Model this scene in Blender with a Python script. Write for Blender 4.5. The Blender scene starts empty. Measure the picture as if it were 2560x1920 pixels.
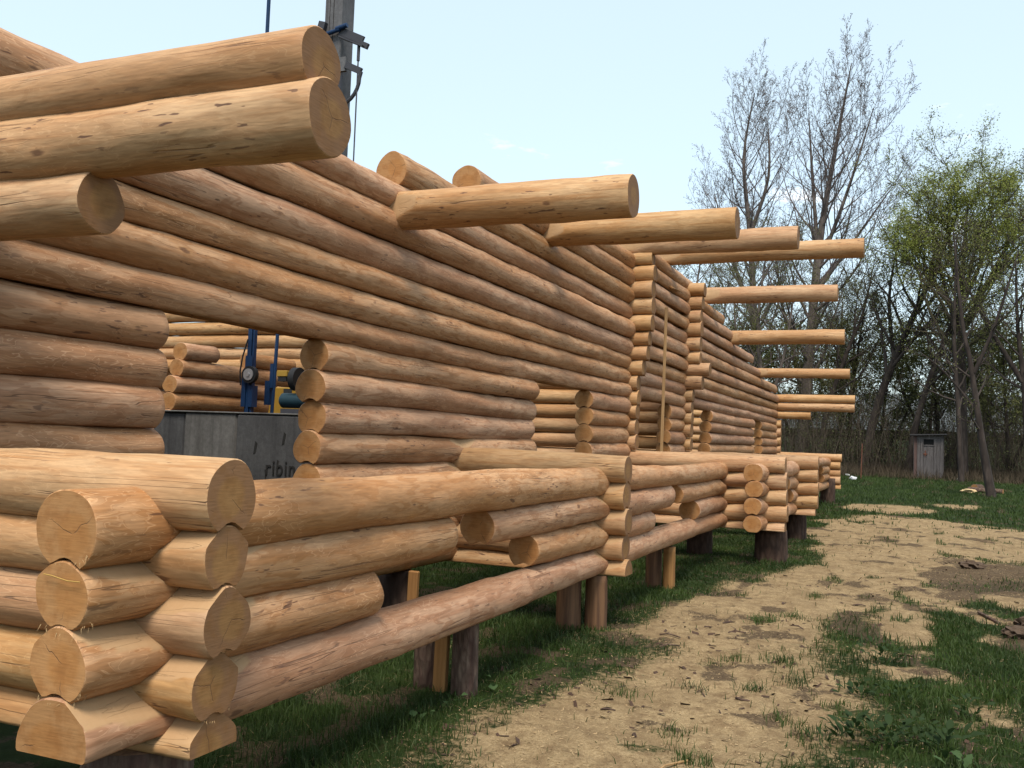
import bpy, bmesh, math, random
import numpy as np
from mathutils import Vector, Matrix

sc = bpy.context.scene
C = sc.collection
R = math.radians
H = 1.6                                             # eye height above the near ground

# ------------------------------------------------------------------ camera
cam_d = bpy.data.cameras.new('camera')
cam_d.sensor_fit = 'HORIZONTAL'; cam_d.sensor_width = 36.0
cam_d.lens = 36.0 * 2400 / 2560
cam_d.clip_start = 0.05; cam_d.clip_end = 5000
cam = bpy.data.objects.new('camera', cam_d); C.objects.link(cam)
yaw, pit, roll = R(22.946), R(3.217), R(2.11)
fw = Vector((-math.sin(yaw) * math.cos(pit), math.cos(yaw) * math.cos(pit), math.sin(pit)))
rt0 = Vector((math.cos(yaw), math.sin(yaw), 0)); up0 = rt0.cross(fw)
rt = math.cos(roll) * rt0 + math.sin(roll) * up0
up = -math.sin(roll) * rt0 + math.cos(roll) * up0
cam.matrix_world = Matrix(((rt.x, up.x, -fw.x, 0), (rt.y, up.y, -fw.y, 0), (rt.z, up.z, -fw.z, H), (0, 0, 0, 1)))
sc.camera = cam

# ------------------------------------------------------------------ world, sun, exposure
SUN_EL, SUN_AZ = 60.0, 160.0        # azimuth clockwise from +Y: a veiled sun high behind the camera
world = bpy.data.worlds.new('World'); sc.world = world; world.use_nodes = True
wn, wl = world.node_tree.nodes, world.node_tree.links
wn.clear()
w_out = wn.new('ShaderNodeOutputWorld'); w_bg = wn.new('ShaderNodeBackground')
sky = wn.new('ShaderNodeTexSky'); sky.sky_type = 'NISHITA'; sky.sun_disc = False
sky.sun_elevation = R(SUN_EL); sky.sun_rotation = R(SUN_AZ)
sky.altitude = 300; sky.air_density = 1.0; sky.dust_density = 2.5; sky.ozone_density = 1.0
w_bg.inputs['Strength'].default_value = 0.071
tc = wn.new('ShaderNodeTexCoord')
mp = wn.new('ShaderNodeMapping'); mp.inputs['Scale'].default_value = (3.0, 3.0, 9.0); mp.inputs['Location'].default_value = (1.0, 5.0, 2.0)
nz = wn.new('ShaderNodeTexNoise'); nz.inputs['Scale'].default_value = 2.3; nz.inputs['Detail'].default_value = 6; nz.inputs['Roughness'].default_value = 0.58
rp = wn.new('ShaderNodeValToRGB'); rp.color_ramp.elements[0].position = 0.62; rp.color_ramp.elements[1].position = 0.80
rp.color_ramp.elements[0].color = (0, 0, 0, 1); rp.color_ramp.elements[1].color = (1, 1, 1, 1)
mx = wn.new('ShaderNodeMix'); mx.data_type = 'RGBA'; mx.inputs['B'].default_value = (7.8, 7.8, 7.9, 1)
wl.new(tc.outputs['Generated'], mp.inputs['Vector']); wl.new(mp.outputs[0], nz.inputs['Vector'])
wl.new(nz.outputs['Fac'], rp.inputs['Fac']); wl.new(rp.outputs[0], mx.inputs['Factor'])
veil = wn.new('ShaderNodeMix'); veil.data_type = 'RGBA'; veil.inputs['Factor'].default_value = 0.45; veil.inputs['B'].default_value = (6.0, 7.1, 7.2, 1)   # thin high haze over the whole sky
wl.new(sky.outputs[0], veil.inputs['A']); wl.new(veil.outputs['Result'], mx.inputs['A']); wl.new(mx.outputs['Result'], w_bg.inputs['Color']); wl.new(w_bg.outputs[0], w_out.inputs[0])

sun_d = bpy.data.lights.new('sun', 'SUN'); sun_d.energy = 1.5; sun_d.angle = R(20); sun_d.color = (1.0, 0.92, 0.80)
sun = bpy.data.objects.new('sun', sun_d); C.objects.link(sun)
sd_ = Vector((math.sin(R(SUN_AZ)) * math.cos(R(SUN_EL)), math.cos(R(SUN_AZ)) * math.cos(R(SUN_EL)), math.sin(R(SUN_EL))))
sun.rotation_euler = (-sd_).to_track_quat('-Z', 'Y').to_euler(); sun.location = (0, -20, 30)

sc.view_settings.view_transform = 'Standard'; sc.view_settings.look = 'None'
sc.view_settings.gamma = 1.0; sc.view_settings.exposure = 1.6; sc.view_settings.use_curve_mapping = False
sc.cycles.max_bounces = 5; sc.cycles.diffuse_bounces = 3; sc.cycles.glossy_bounces = 2; sc.cycles.transmission_bounces = 2; sc.cycles.transparent_max_bounces = 4

# ------------------------------------------------------------------ node helper
class G:
    def __init__(s, name):
        s.m = bpy.data.materials.new(name); s.m.use_nodes = True
        s.t = s.m.node_tree; s.t.nodes.clear()
        s.out = s.t.nodes.new('ShaderNodeOutputMaterial')
        s.b = s.t.nodes.new('ShaderNodeBsdfPrincipled'); s.t.links.new(s.b.outputs[0], s.out.inputs[0])
        s.b.inputs['Roughness'].default_value = 0.7
        s.b.inputs['Specular IOR Level'].default_value = 0.25
    def put(s, sock, v):
        if v is None: return
        if hasattr(v, 'is_output') or isinstance(v, bpy.types.NodeSocket): s.t.links.new(v, sock)
        else:
            if isinstance(v, tuple) and len(v) == 3 and sock.type == 'RGBA': v = (*v, 1)
            sock.default_value = v
    def n(s, typ, **kw):
        return s.t.nodes.new('ShaderNode' + typ)
    def math(s, op, a, b=None, c=None, clamp=False):
        n = s.n('Math'); n.operation = op; n.use_clamp = clamp
        s.put(n.inputs[0], a); s.put(n.inputs[1], b); s.put(n.inputs[2], c); return n.outputs[0]
    def coord(s): return s.n('TexCoord').outputs['Object']
    def geopos(s): return s.n('NewGeometry').outputs['Position']
    def vmap(s, v, scale=(1, 1, 1), loc=(0, 0, 0)):
        n = s.n('Mapping'); s.put(n.inputs['Vector'], v); n.inputs['Scale'].default_value = scale
        s.put(n.inputs['Location'], loc); return n.outputs[0]
    def rnd(s): return s.n('ObjectInfo').outputs['Random']
    def roff(s, v, k=57.0):
        n = s.n('VectorMath'); n.operation = 'ADD'; s.put(n.inputs[0], v)
        c = s.n('CombineXYZ'); m = s.math('MULTIPLY', s.rnd(), k)
        s.put(c.inputs[0], m); s.put(c.inputs[1], s.math('MULTIPLY', m, 1.7)); s.put(c.inputs[2], s.math('MULTIPLY', m, 0.7))
        s.put(n.inputs[1], c.outputs[0]); return n.outputs[0]
    def noise(s, v, scale=5.0, detail=3.0, rough=0.5, dist=0.0):
        n = s.n('TexNoise'); s.put(n.inputs['Vector'], v); n.inputs['Scale'].default_value = scale
        n.inputs['Detail'].default_value = detail; n.inputs['Roughness'].default_value = rough; n.inputs['Distortion'].default_value = dist
        return n.outputs['Fac']
    def voro(s, v, scale=5.0, feat='F1'):
        n = s.n('TexVoronoi'); n.feature = feat; s.put(n.inputs['Vector'], v); n.inputs['Scale'].default_value = scale
        return n.outputs['Distance']
    def smooth(s, v, a, b):
        n = s.n('MapRange'); n.interpolation_type = 'SMOOTHSTEP'; s.put(n.inputs[0], v)
        n.inputs[1].default_value = a; n.inputs[2].default_value = b; n.inputs[3].default_value = 0; n.inputs[4].default_value = 1
        return n.outputs[0]
    def lin(s, v, a, b, c, d):
        n = s.n('MapRange'); s.put(n.inputs[0], v)
        n.inputs[1].default_value = a; n.inputs[2].default_value = b; n.inputs[3].default_value = c; n.inputs[4].default_value = d
        return n.outputs[0]
    def mix(s, f, a, b, mode='MIX'):
        n = s.n('Mix'); n.data_type = 'RGBA'; n.blend_type = mode
        s.put(n.inputs['Factor'], f); s.put(n.inputs['A'], a); s.put(n.inputs['B'], b); return n.outputs['Result']
    def attr(s, name):
        n = s.n('Attribute'); n.attribute_name = name; return n.outputs['Fac']
    def hsv(s, col, h=0.5, sat=1.0, v=1.0):
        n = s.n('HueSaturation'); s.put(n.inputs['Color'], col); s.put(n.inputs['Hue'], h); s.put(n.inputs['Saturation'], sat); s.put(n.inputs['Value'], v)
        return n.outputs[0]
    def bump(s, h, strength=0.5, dist=0.01):
        n = s.n('Bump'); n.inputs['Strength'].default_value = strength; n.inputs['Distance'].default_value = dist
        s.put(n.inputs['Height'], h); s.t.links.new(n.outputs[0], s.b.inputs['Normal'])
    def col(s, c): s.put(s.b.inputs['Base Color'], c); return s
    def rough(s, v): s.put(s.b.inputs['Roughness'], v); return s

def plain(name, c, rough=0.6, metal=0.0, var=0.15, scale=8.0, bump=0.15):
    g = G(name); v = g.roff(g.coord())
    n = g.noise(v, scale, 4, 0.6)
    g.col(g.mix(n, tuple(x * (1 - var) for x in c), tuple(min(1, x * (1 + var)) for x in c)))
    g.rough(rough); g.b.inputs['Metallic'].default_value = metal
    if bump: g.bump(g.noise(v, scale * 6, 3), bump, 0.004)
    return g.m

# wood on the round of a log: x runs along the log
def mat_log(name, base, dark, pink, mottle, marks, cracks, knots=1.0):
    g = G(name); o = g.roff(g.coord())
    big = g.noise(g.vmap(o, (0.7, 3.2, 3.2)), 1.0, 2, 0.5)
    streak = g.noise(g.vmap(o, (1.1, 26, 26)), 1.0, 3, 0.55)
    c = g.mix(g.smooth(big, 0.33, 0.68), base, dark)
    c = g.mix(g.math('MULTIPLY', g.smooth(streak, 0.46, 0.70), 0.7), c, tuple(x * f for x, f in zip(dark, (0.86, 0.74, 0.62))))
    # cambium left in flowing islands with paler rims
    cam_ = g.noise(g.vmap(o, (4.6, 18, 18)), 1.0, 2.2, 0.5, 0.8)
    isl = g.smooth(cam_, 0.52, 0.56)
    rim = g.math('SUBTRACT', 1.0, g.smooth(g.math('ABSOLUTE', g.math('SUBTRACT', g.math('FRACT', g.math('MULTIPLY', cam_, 8.0)), 0.5)), 0.0, 0.12))
    where = g.smooth(g.noise(g.vmap(o, (0.9, 2.5, 2.5), (3, 7, 1)), 1.0, 2), 0.36, 0.60)
    c = g.mix(g.math('MULTIPLY', isl, 0.75 * mottle), c, pink)
    c = g.mix(g.math('MULTIPLY', g.math('MULTIPLY', rim, where), 0.8 * mottle), c, tuple(min(1, x * 1.22) for x in base))
    # dark bark flecks and tool bruises
    fl = g.noise(g.vmap(o, (8, 40, 40), (2, 5, 9)), 1.0, 2.0, 0.55)
    fw_ = g.noise(g.vmap(o, (0.8, 4, 4), (11, 3, 5)), 1.0, 1.5)
    fleck = g.math('MULTIPLY', g.smooth(fl, 0.64, 0.68), g.smooth(fw_, 0.47, 0.60))
    c = g.mix(g.math('MULTIPLY', fleck, marks), c, (0.085, 0.038, 0.024))
    # knots
    kd = g.math('ADD', g.voro(g.vmap(o, (2.6, 5.4, 5.4), (1, 2, 3)), 1.0), g.math('MULTIPLY', g.math('SUBTRACT', fl, 0.5), 0.22))
    kd = g.math('ADD', kd, g.lin(fw_, 0.40, 0.60, 0.12, -0.02))
    knot = g.math('SUBTRACT', 1.0, g.smooth(kd, 0.03, 0.10))
    halo = g.math('SUBTRACT', 1.0, g.smooth(kd, 0.05, 0.24))
    c = g.mix(g.math('MULTIPLY', halo, 0.45 * knots), c, (0.42, 0.22, 0.095))
    c = g.mix(g.math('MULTIPLY', knot, 0.85 * knots), c, (0.13, 0.06, 0.03))
    # drying checks along the grain
    ck = g.noise(g.vmap(o, (0.55, 22, 22), (4, 8, 2)), 1.0, 1.5, 0.5, 0.15)
    ckw = g.smooth(g.noise(g.vmap(o, (1.0, 5, 5), (9, 1, 6)), 1.0, 1.0), 0.50, 0.62)
    line = g.math('MULTIPLY', g.math('SUBTRACT', 1.0, g.smooth(g.math('ABSOLUTE', g.math('SUBTRACT', ck, 0.5)), 0.002, 0.010)), ckw)
    c = g.mix(g.math('MULTIPLY', line, cracks), c, (0.10, 0.05, 0.028))
    c = g.hsv(c, 0.5, g.lin(g.rnd(), 0, 1, 0.94, 1.06), g.lin(g.noise(g.vmap(o, (10, 90, 90)), 1.0, 2, 0.6), 0.25, 0.75, 0.80, 1.18))
    c = g.hsv(c, g.lin(g.rnd(), 0, 1, 0.4965, 0.5025), 1.0, g.lin(g.math('FRACT', g.math('MULTIPLY', g.rnd(), 7.3)), 0, 1, 0.92, 1.06))
    # fresh saddle cuts: paler, smooth, ring arcs
    cut = g.attr('cut')
    arc = g.noise(g.vmap(o, (28, 9, 9)), 1.0, 2, 0.5, 1.2)
    cc = g.mix(arc, (0.355, 0.215, 0.107), (0.39, 0.248, 0.13))
    c = g.mix(g.smooth(cut, 0.2, 0.8), c, cc)
    g.col(c); g.rough(0.62)
    h = g.math('ADD', g.math('MULTIPLY', cam_, 0.6), g.math('MULTIPLY', streak, 0.35))
    h = g.math('SUBTRACT', h, g.math('MULTIPLY', line, 0.8 * cracks))
    g.bump(h, 0.7, 0.008)
    return g.m

def mat_end(name, heart, sap):
    g = G(name); o = g.coord(); ro = g.roff(o)
    sp = g.n('SeparateXYZ'); g.put(sp.inputs[0], o)
    wob = g.noise(g.vmap(ro, (1, 7, 7)), 1.0, 2)
    py = g.math('ADD', sp.outputs[1], g.lin(g.rnd(), 0, 1, -0.03, 0.03)); pz = g.math('ADD', sp.outputs[2], g.lin(g.math('FRACT', g.math('MULTIPLY', g.rnd(), 5.1)), 0, 1, -0.012, 0.02))
    rad = g.math('SQRT', g.math('ADD', g.math('MULTIPLY', py, py), g.math('MULTIPLY', pz, pz)))
    radw = g.math('ADD', rad, g.math('MULTIPLY', g.math('SUBTRACT', wob, 0.5), 0.03))
    c = g.mix(g.smooth(radw, 0.055, 0.085), heart, sap)
    ring = g.math('SINE', g.math('MULTIPLY', radw, 1100))
    c = g.mix(g.lin(ring, -1, 1, 0.0, 0.13), c, tuple(x * 0.6 for x in heart))
    blot = g.noise(g.vmap(ro, (5, 16, 16)), 1.0, 4, 0.6)
    c = g.mix(g.math('MULTIPLY', g.smooth(blot, 0.40, 0.70), 0.6), c, tuple(x * f for x, f in zip(heart, (0.72, 0.62, 0.5))))
    saw = g.noise(g.vmap(ro, (1, 14, 150)), 1.0, 2)
    c = g.hsv(c, 0.5, 1.0, g.lin(saw, 0.3, 0.7, 0.88, 1.10))
    ang = g.math('ARCTAN2', py, pz)
    a2 = g.math('ADD', g.math('MULTIPLY', ang, 1.0), g.math('MULTIPLY', g.rnd(), 12.0))
    a2 = g.math('ADD', a2, g.math('MULTIPLY', g.math('SUBTRACT', g.noise(g.vmap(ro, (1, 25, 25)), 1.0, 2), 0.5), 0.5))
    spoke = g.math('ABSOLUTE', g.math('SINE', g.math('MULTIPLY', a2, 1.5)))
    crk = g.math('SUBTRACT', 1.0, g.smooth(g.math('MULTIPLY', spoke, rad), 0.0010, 0.0036))
    crk = g.math('MULTIPLY', crk, g.smooth(g.noise(g.vmap(ro, (1, 9, 9), (5, 5, 5)), 1.0, 1), 0.46, 0.56))
    crk = g.math('MULTIPLY', crk, g.math('SUBTRACT', 1.0, g.smooth(rad, 0.07, 0.13)))
    c = g.mix(g.math('MULTIPLY', crk, 0.75), c, (0.10, 0.05, 0.025))
    c = g.hsv(c, 0.5, 1.0, g.lin(g.math('FRACT', g.math('MULTIPLY', g.rnd(), 3.7)), 0, 1, 0.86, 1.08))
    g.col(c); g.rough(0.75)
    g.bump(g.math('SUBTRACT', g.math('MULTIPLY', saw, 0.5), crk), 0.35, 0.004)
    return g.m

M = {}
M['logY'] = mat_log('peeled_log', (0.425, 0.253, 0.142), (0.325, 0.166, 0.078), (0.272, 0.123, 0.050), 0.8, 0.75, 0.6)
M['logX'] = mat_log('shaved_log', (0.435, 0.276, 0.146), (0.345, 0.188, 0.084), (0.295, 0.144, 0.056), 0.4, 0.85, 0.7)
M['endY'] = mat_end('sawn_end_orange', (0.325, 0.152, 0.050), (0.345, 0.178, 0.070))
M['endX'] = mat_end('sawn_end_shaded', (0.265, 0.138, 0.050), (0.215, 0.110, 0.051))  # same sawn wood, browner: shade on the outward-facing ends put into the colour

def mat_bark(name, a, b, scale=14.0, zs=0.25):
    g = G(name); o = g.roff(g.coord())
    n = g.noise(g.vmap(o, (1, 1, zs)), scale, 5, 0.65)
    v = g.voro(g.vmap(o, (1, 1, zs * 1.3)), scale * 2.2)
    c = g.mix(g.smooth(n, 0.35, 0.7), a, b); c = g.mix(g.math('MULTIPLY', g.smooth(v, 0.3, 0.7), 0.5), c, tuple(x * 0.5 for x in a))
    g.col(c); g.rough(0.9); g.bump(g.math('ADD', n, v), 0.8, 0.02); return g.m
M['bark'] = mat_bark('post_bark', (0.075, 0.042, 0.032), (0.15, 0.108, 0.078))
M['bark_red'] = mat_bark('stump_bark', (0.045, 0.026, 0.019), (0.10, 0.062, 0.044), 9)
M['tree_bark'] = mat_bark('tree_bark', (0.085, 0.068, 0.060), (0.17, 0.14, 0.125), 3.0)
M['tree_bark2'] = mat_bark('tree_bark_dark', (0.026, 0.019, 0.016), (0.065, 0.050, 0.042), 3.0)
M['twig'] = plain('twig', (0.105, 0.085, 0.080), 0.9, bump=0)
M['twig_dark'] = plain('twig_dark', (0.048, 0.037, 0.032), 0.9, bump=0)
M['twig2'] = plain('twig_olive', (0.060, 0.052, 0.030), 0.9, bump=0)

def mat_grainwood(name, a, b, rough=0.75, sc_=(40, 40, 2.0)):
    g = G(name); o = g.roff(g.coord())
    n = g.noise(g.vmap(o, sc_), 1.0, 4, 0.6, 0.3); n2 = g.noise(g.vmap(o, tuple(x * 0.2 for x in sc_)), 1.0, 2)
    c = g.mix(g.smooth(n, 0.3, 0.7), a, b); c = g.hsv(c, 0.5, 1.0, g.lin(n2, 0.3, 0.7, 0.8, 1.15))
    g.col(c); g.rough(rough); g.bump(n, 0.4, 0.005); return g.m
M['split'] = mat_grainwood('split_wood', (0.29, 0.15, 0.052), (0.20, 0.095, 0.032))
M['splitdark'] = mat_grainwood('split_wood_weathered', (0.17, 0.09, 0.045), (0.075, 0.038, 0.022), sc_=(25, 25, 1.6))
M['batten'] = mat_grainwood('batten_pine', (0.33, 0.21, 0.10), (0.26, 0.155, 0.068))
M['greyboard'] = mat_grainwood('grey_board', (0.125, 0.112, 0.108), (0.07, 0.06, 0.058), 0.9)
M['redboard'] = mat_grainwood('reddish_board', (0.11, 0.065, 0.055), (0.075, 0.048, 0.042), 0.9)
M['roof'] = plain('roofing_felt', (0.05, 0.048, 0.05), 0.9)
M['dark'] = plain('opening_shade', (0.008, 0.008, 0.008), 0.9, bump=0)
def mat_concrete(name, a, b):
    g = G(name); o = g.roff(g.coord())
    n = g.noise(g.vmap(o, (2.2, 2.2, 0.5)), 2.0, 6, 0.65); n2 = g.noise(o, 22.0, 5, 0.7)
    st = g.noise(g.vmap(o, (14, 14, 0.7)), 1.0, 3)
    c = g.mix(g.smooth(n, 0.3, 0.7), a, b); c = g.hsv(c, 0.5, 1.0, g.lin(n2, 0.3, 0.7, 0.8, 1.18))
    c = g.mix(g.math('MULTIPLY', g.smooth(st, 0.5, 0.75), 0.55), c, tuple(x * 0.45 for x in a))
    g.col(c); g.rough(0.85); g.bump(n2, 0.35, 0.01); return g.m
M['conc'] = mat_concrete('concrete', (0.06, 0.056, 0.052), (0.105, 0.10, 0.094))
M['conc2'] = mat_concrete('concrete_dark', (0.037, 0.036, 0.037), (0.062, 0.061, 0.061))
M['stain'] = plain('concrete_stain', (0.014, 0.013, 0.012), 0.9)
M['column'] = mat_concrete('column_concrete', (0.075, 0.075, 0.080), (0.115, 0.115, 0.12))
M['steel'] = plain('grey_steel', (0.045, 0.045, 0.052), 0.55, 0.2)
M['steel_light'] = plain('pale_steel', (0.36, 0.36, 0.37), 0.4, 0.6)
M['blue'] = plain('blue_paint', (0.006, 0.026, 0.075), 0.5, 0, 0.3)
M['teal'] = plain('teal_paint', (0.008, 0.026, 0.036), 0.5, 0, 0.35, 5)
M['black'] = plain('black_rubber', (0.012, 0.012, 0.013), 0.6)
M['yellow'] = plain('yellow_paint', (0.25, 0.15, 0.022), 0.6)
M['glassdark'] = plain('dark_glass', (0.03, 0.035, 0.04), 0.15, 0, 0.1, 4, 0)
M['white'] = plain('white_plastic', (0.5, 0.5, 0.51), 0.5)
M['rust'] = plain('rusty_iron', (0.13, 0.05, 0.03), 0.85)

# ------------------------------------------------------------------ object helpers
def tag(o, label=None, cat=None, group=None, kind=None):
    for k, v in (('label', label), ('category', cat), ('group', group), ('kind', kind)):
        if v: o[k] = v
    return o
def empty(name, loc=(0, 0, 0), rz=0.0):
    o = bpy.data.objects.new(name, None); C.objects.link(o); o.location = loc; o.rotation_euler = (0, 0, rz); o.empty_display_size = 0.2
    return o
def link(name, me, parent=None, loc=None, rot=None):
    o = bpy.data.objects.new(name, me); C.objects.link(o)
    if parent is not None: o.parent = parent
    if loc is not None: o.location = loc
    if rot is not None: o.rotation_euler = rot
    return o
def np_mesh(name, verts, faces, mats, mat_idx=None, smooth=True):
    """faces: (n,k) array of equal-sided faces, or a list of such arrays"""
    me = bpy.data.meshes.new(name)
    if not isinstance(faces, list): faces = [faces]
    verts = np.asarray(verts, np.float32).reshape(-1, 3)
    me.vertices.add(len(verts)); me.vertices.foreach_set('co', verts.ravel())
    lt = np.concatenate([np.full(len(f), f.shape[1], np.int32) for f in faces])
    li = np.concatenate([f.ravel().astype(np.int32) for f in faces])
    me.loops.add(len(li)); me.loops.foreach_set('vertex_index', li)
    me.polygons.add(len(lt)); ls = np.zeros(len(lt), np.int32); ls[1:] = np.cumsum(lt)[:-1]
    me.polygons.foreach_set('loop_start', ls)
    if mat_idx is not None: me.polygons.foreach_set('material_index', np.asarray(mat_idx, np.int32))
    if smooth: me.polygons.foreach_set('use_smooth', np.ones(len(lt), bool))
    for m in mats: me.materials.append(m)
    me.update(calc_edges=True); me.validate(); return me
class BM:
    """collects boxes, tubes and prisms into ONE mesh"""
    def __init__(s): s.bm = bmesh.new()
    def box(s, lo, hi, rot=None, bev=0.0):
        lo = Vector(lo); hi = Vector(hi); c = (lo + hi) / 2; d = hi - lo
        mt = Matrix.Translation(c) @ (rot.to_4x4() if rot is not None else Matrix()) @ Matrix.Diagonal((*d, 1))
        r = bmesh.ops.create_cube(s.bm, size=1.0, matrix=mt)
        if bev: 
            es = list({e for v in r['verts'] for e in v.link_edges}); bmesh.ops.bevel(s.bm, geom=es, offset=bev, segments=1, affect='EDGES')
        return s
    def tube(s, p, q, r0, r1=None, n=12, caps=True):
        p = Vector(p); q = Vector(q); r1 = r0 if r1 is None else r1; d = q - p; L = d.length
        mt = Matrix.Translation((p + q) / 2) @ d.to_track_quat('Z', 'Y').to_matrix().to_4x4()
        bmesh.ops.create_cone(s.bm, cap_ends=caps, segments=n, radius1=r0, radius2=r1, depth=L, matrix=mt); return s
    def path(s, pts, r, n=8):
        for a, b in zip(pts[:-1], pts[1:]): s.tube(a, b, r, r, n)
        return s
    def prism(s, poly, d):     # extrude a planar polygon by vector d
        d = Vector(d); a = [s.bm.verts.new(Vector(p)) for p in poly]; b = [s.bm.verts.new(Vector(p) + d) for p in poly]
        s.bm.faces.new(a); s.bm.faces.new(b[::-1]); k = len(a)
        for i in range(k): s.bm.faces.new((a[i], b[i], b[(i + 1) % k], a[(i + 1) % k]))
        bmesh.ops.recalc_face_normals(s.bm, faces=s.bm.faces); return s
    def done(s, name, mat, parent=None, loc=None, smooth=False, rot=None):
        me = bpy.data.meshes.new(name); s.bm.to_mesh(me); s.bm.free(); me.materials.append(mat)
        if smooth:
            me.polygons.foreach_set('use_smooth', np.ones(len(me.polygons), bool))
            try: me.set_sharp_from_angle(angle=R(40))
            except Exception: pass
        return link(name, me, parent, loc, rot)

# smooth value noise on numpy arrays
def vnoise(x, y, seed=0):
    rng = np.random.RandomState(seed); T = rng.rand(256, 256)
    xi = np.floor(x).astype(int); yi = np.floor(y).astype(int); fx = x - xi; fy = y - yi
    fx = fx * fx * (3 - 2 * fx); fy = fy * fy * (3 - 2 * fy)
    a = T[xi % 256, yi % 256]; b = T[(xi + 1) % 256, yi % 256]; c = T[xi % 256, (yi + 1) % 256]; d = T[(xi + 1) % 256, (yi + 1) % 256]
    return (a * (1 - fx) + b * fx) * (1 - fy) + (c * (1 - fx) + d * fx) * fy
def fbm(x, y, seed=0, o=4):
    s = 0; a = 0.5; t = 0
    for k in range(o): s = s + a * vnoise(x * 2 ** k + 17.3 * k, y * 2 ** k + 9.1 * k, seed + k); t += a; a *= 0.5
    return s / t

# ------------------------------------------------------------------ ground
def gz(x, y):
    """lie of the land: level round the house, rising gently beyond it"""
    y = np.asarray(y, float); x = np.asarray(x, float)
    t = np.clip(y - 20, 0, None)
    z = np.where(t < 30, 0.0006 * t * t, 0.54 + 0.036 * (t - 30))
    z = np.where(y > 90, 0.54 + 0.036 * 40 + 0.014 * (y - 90), z)
    return z
POLY = np.array([(-1.95, 1.0), (-1.98, 4.2), (-2.06, 5.6), (-2.25, 8.3), (-2.33, 10.4), (-2.03, 12.6), (-1.43, 13.9), (-1.35, 16), (-1.75, 17.5), (-2.0, 22.9), (-.8, 25.9), (2.1, 24), (5, 22), (6, 17), (1.75, 16.0), (.15, 12.2), (-.62, 9.4), (-.66, 8.2), (-.45, 6.2), (-.5, 4.6), (-.3, 1.0)])
def poly_sd(x, y, P):
    inside = np.zeros(x.shape, bool); best = np.full(x.shape, 1e9)
    n = len(P)
    for i in range(n):
        ax, ay = P[i]; bx, by = P[(i + 1) % n]
        cond = ((ay > y) != (by > y)) & (x < (bx - ax) * (y - ay) / (by - ay + 1e-12) + ax); inside ^= cond
        t = np.clip(((x - ax) * (bx - ax) + (y - ay) * (by - ay)) / ((bx - ax) ** 2 + (by - ay) ** 2), 0, 1)
        best = np.minimum(best, np.hypot(x - ax - t * (bx - ax), y - ay - t * (by - ay)))
    return np.where(inside, best, -best)
def sawdust(x, y):
    sd = poly_sd(x, y, POLY)
    w = fbm(x * 1.6, y * 0.8, 3) - 0.5
    m = np.clip(0.5 + (sd + w * 1.2) / 0.75, 0, 1)
    e = 1 - np.hypot((x + .7) / 1.25, (y - 28.6) / 1.7); m = np.maximum(m, np.clip(0.5 + (e * 1.2 + w) / 0.4, 0, 1))
    e = 1 - np.hypot((x - 1.2) / 0.9, (y - 31) / .8); m = np.maximum(m, np.clip(0.4 + (e + w) / 0.5, 0, 1))
    # the trodden right-hand side: sawdust lying in patches among the grass
    p = fbm(x * 1.3 + 7, y * 0.9 + 3, 11); rgt = np.clip((x + 0.7) / 0.5, 0, 1) * np.clip((17 - y) / 4, 0, 1)
    m = np.maximum(m, np.clip((p - 0.47) / 0.10, 0, 1) * rgt * 0.85)
    # bare green tufts inside the path
    t = fbm(x * 2.3 + 31, y * 1.6, 21); m = m * (1 - 0.55 * np.clip((t - 0.66) / 0.07, 0, 1))
    m = m * np.clip((y - 1.5) / 0.5, 0, 1)
    return m
def soil(x, y):
    w = fbm(x * 2.2, y * 1.3, 41)
    e = 1 - np.hypot((x - 1.0) / 1.0, (y - 14.0) / 2.6); d = np.clip(0.3 + (e * 1.1 + (w - .5) * 1.6) / 0.6, 0, 1)
    e = 1 - np.hypot((x - 1.2) / 0.8, (y - 9.8) / 1.1); d = np.maximum(d, np.clip(0.2 + (e * 1.1 + (w - .5) * 1.6) / 0.6, 0, 1))
    sp = fbm(x * 3.1 + 5, y * 2.2, 51); d = np.maximum(d, np.clip((sp - 0.55) / 0.12, 0, 1) * 0.75)
    return d
def lines(lo, hi, step, far_lo, far_hi, k=1.22):
    a = list(np.arange(lo, hi, step)); s = step
    while a[-1] < far_hi: s *= k; a.append(a[-1] + s)
    s = step; b = []
    x = lo
    while x > far_lo: s *= k; x -= s; b.append(x)
    return np.array(b[::-1] + a)
def bumps(x, y, s, d):
    near = np.clip((36 - y) / 8, 0, 1) * np.clip((8 - np.abs(x)) / 3, 0, 1)
    return near * ((fbm(x * 1.1, y * 1.1, 5) - 0.5) * 0.07 + (fbm(x * 5, y * 5, 6, 3) - 0.5) * 0.04 * (0.4 + s) + (fbm(x * 11, y * 11, 7, 2) - 0.5) * 0.03 * (0.3 * s + d))
xs = lines(-4.2, 4.2, 0.065, -700, 700); ys = lines(2.6, 26, 0.065, -400, 1400)
gx, gy = np.meshgrid(xs, ys, indexing='ij')
gs = sawdust(gx, gy); gd = soil(gx, gy)
gzz = gz(gx, gy) + bumps(gx, gy, gs, gd)
nx, ny = gx.shape
idx = np.arange(nx * ny).reshape(nx, ny)
gf = np.stack([idx[:-1, :-1], idx[1:, :-1], idx[1:, 1:], idx[:-1, 1:]], -1).reshape(-1, 4)
g = G('ground'); p = g.coord()
saw_a, soil_a = g.attr('saw'), g.attr('soil')
n1 = g.noise(p, 2.2, 5, 0.6); n2 = g.noise(p, 55, 4, 0.7); n3 = g.noise(p, 210, 2, 0.6); n4 = g.noise(p, 9, 5, 0.65)
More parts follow.
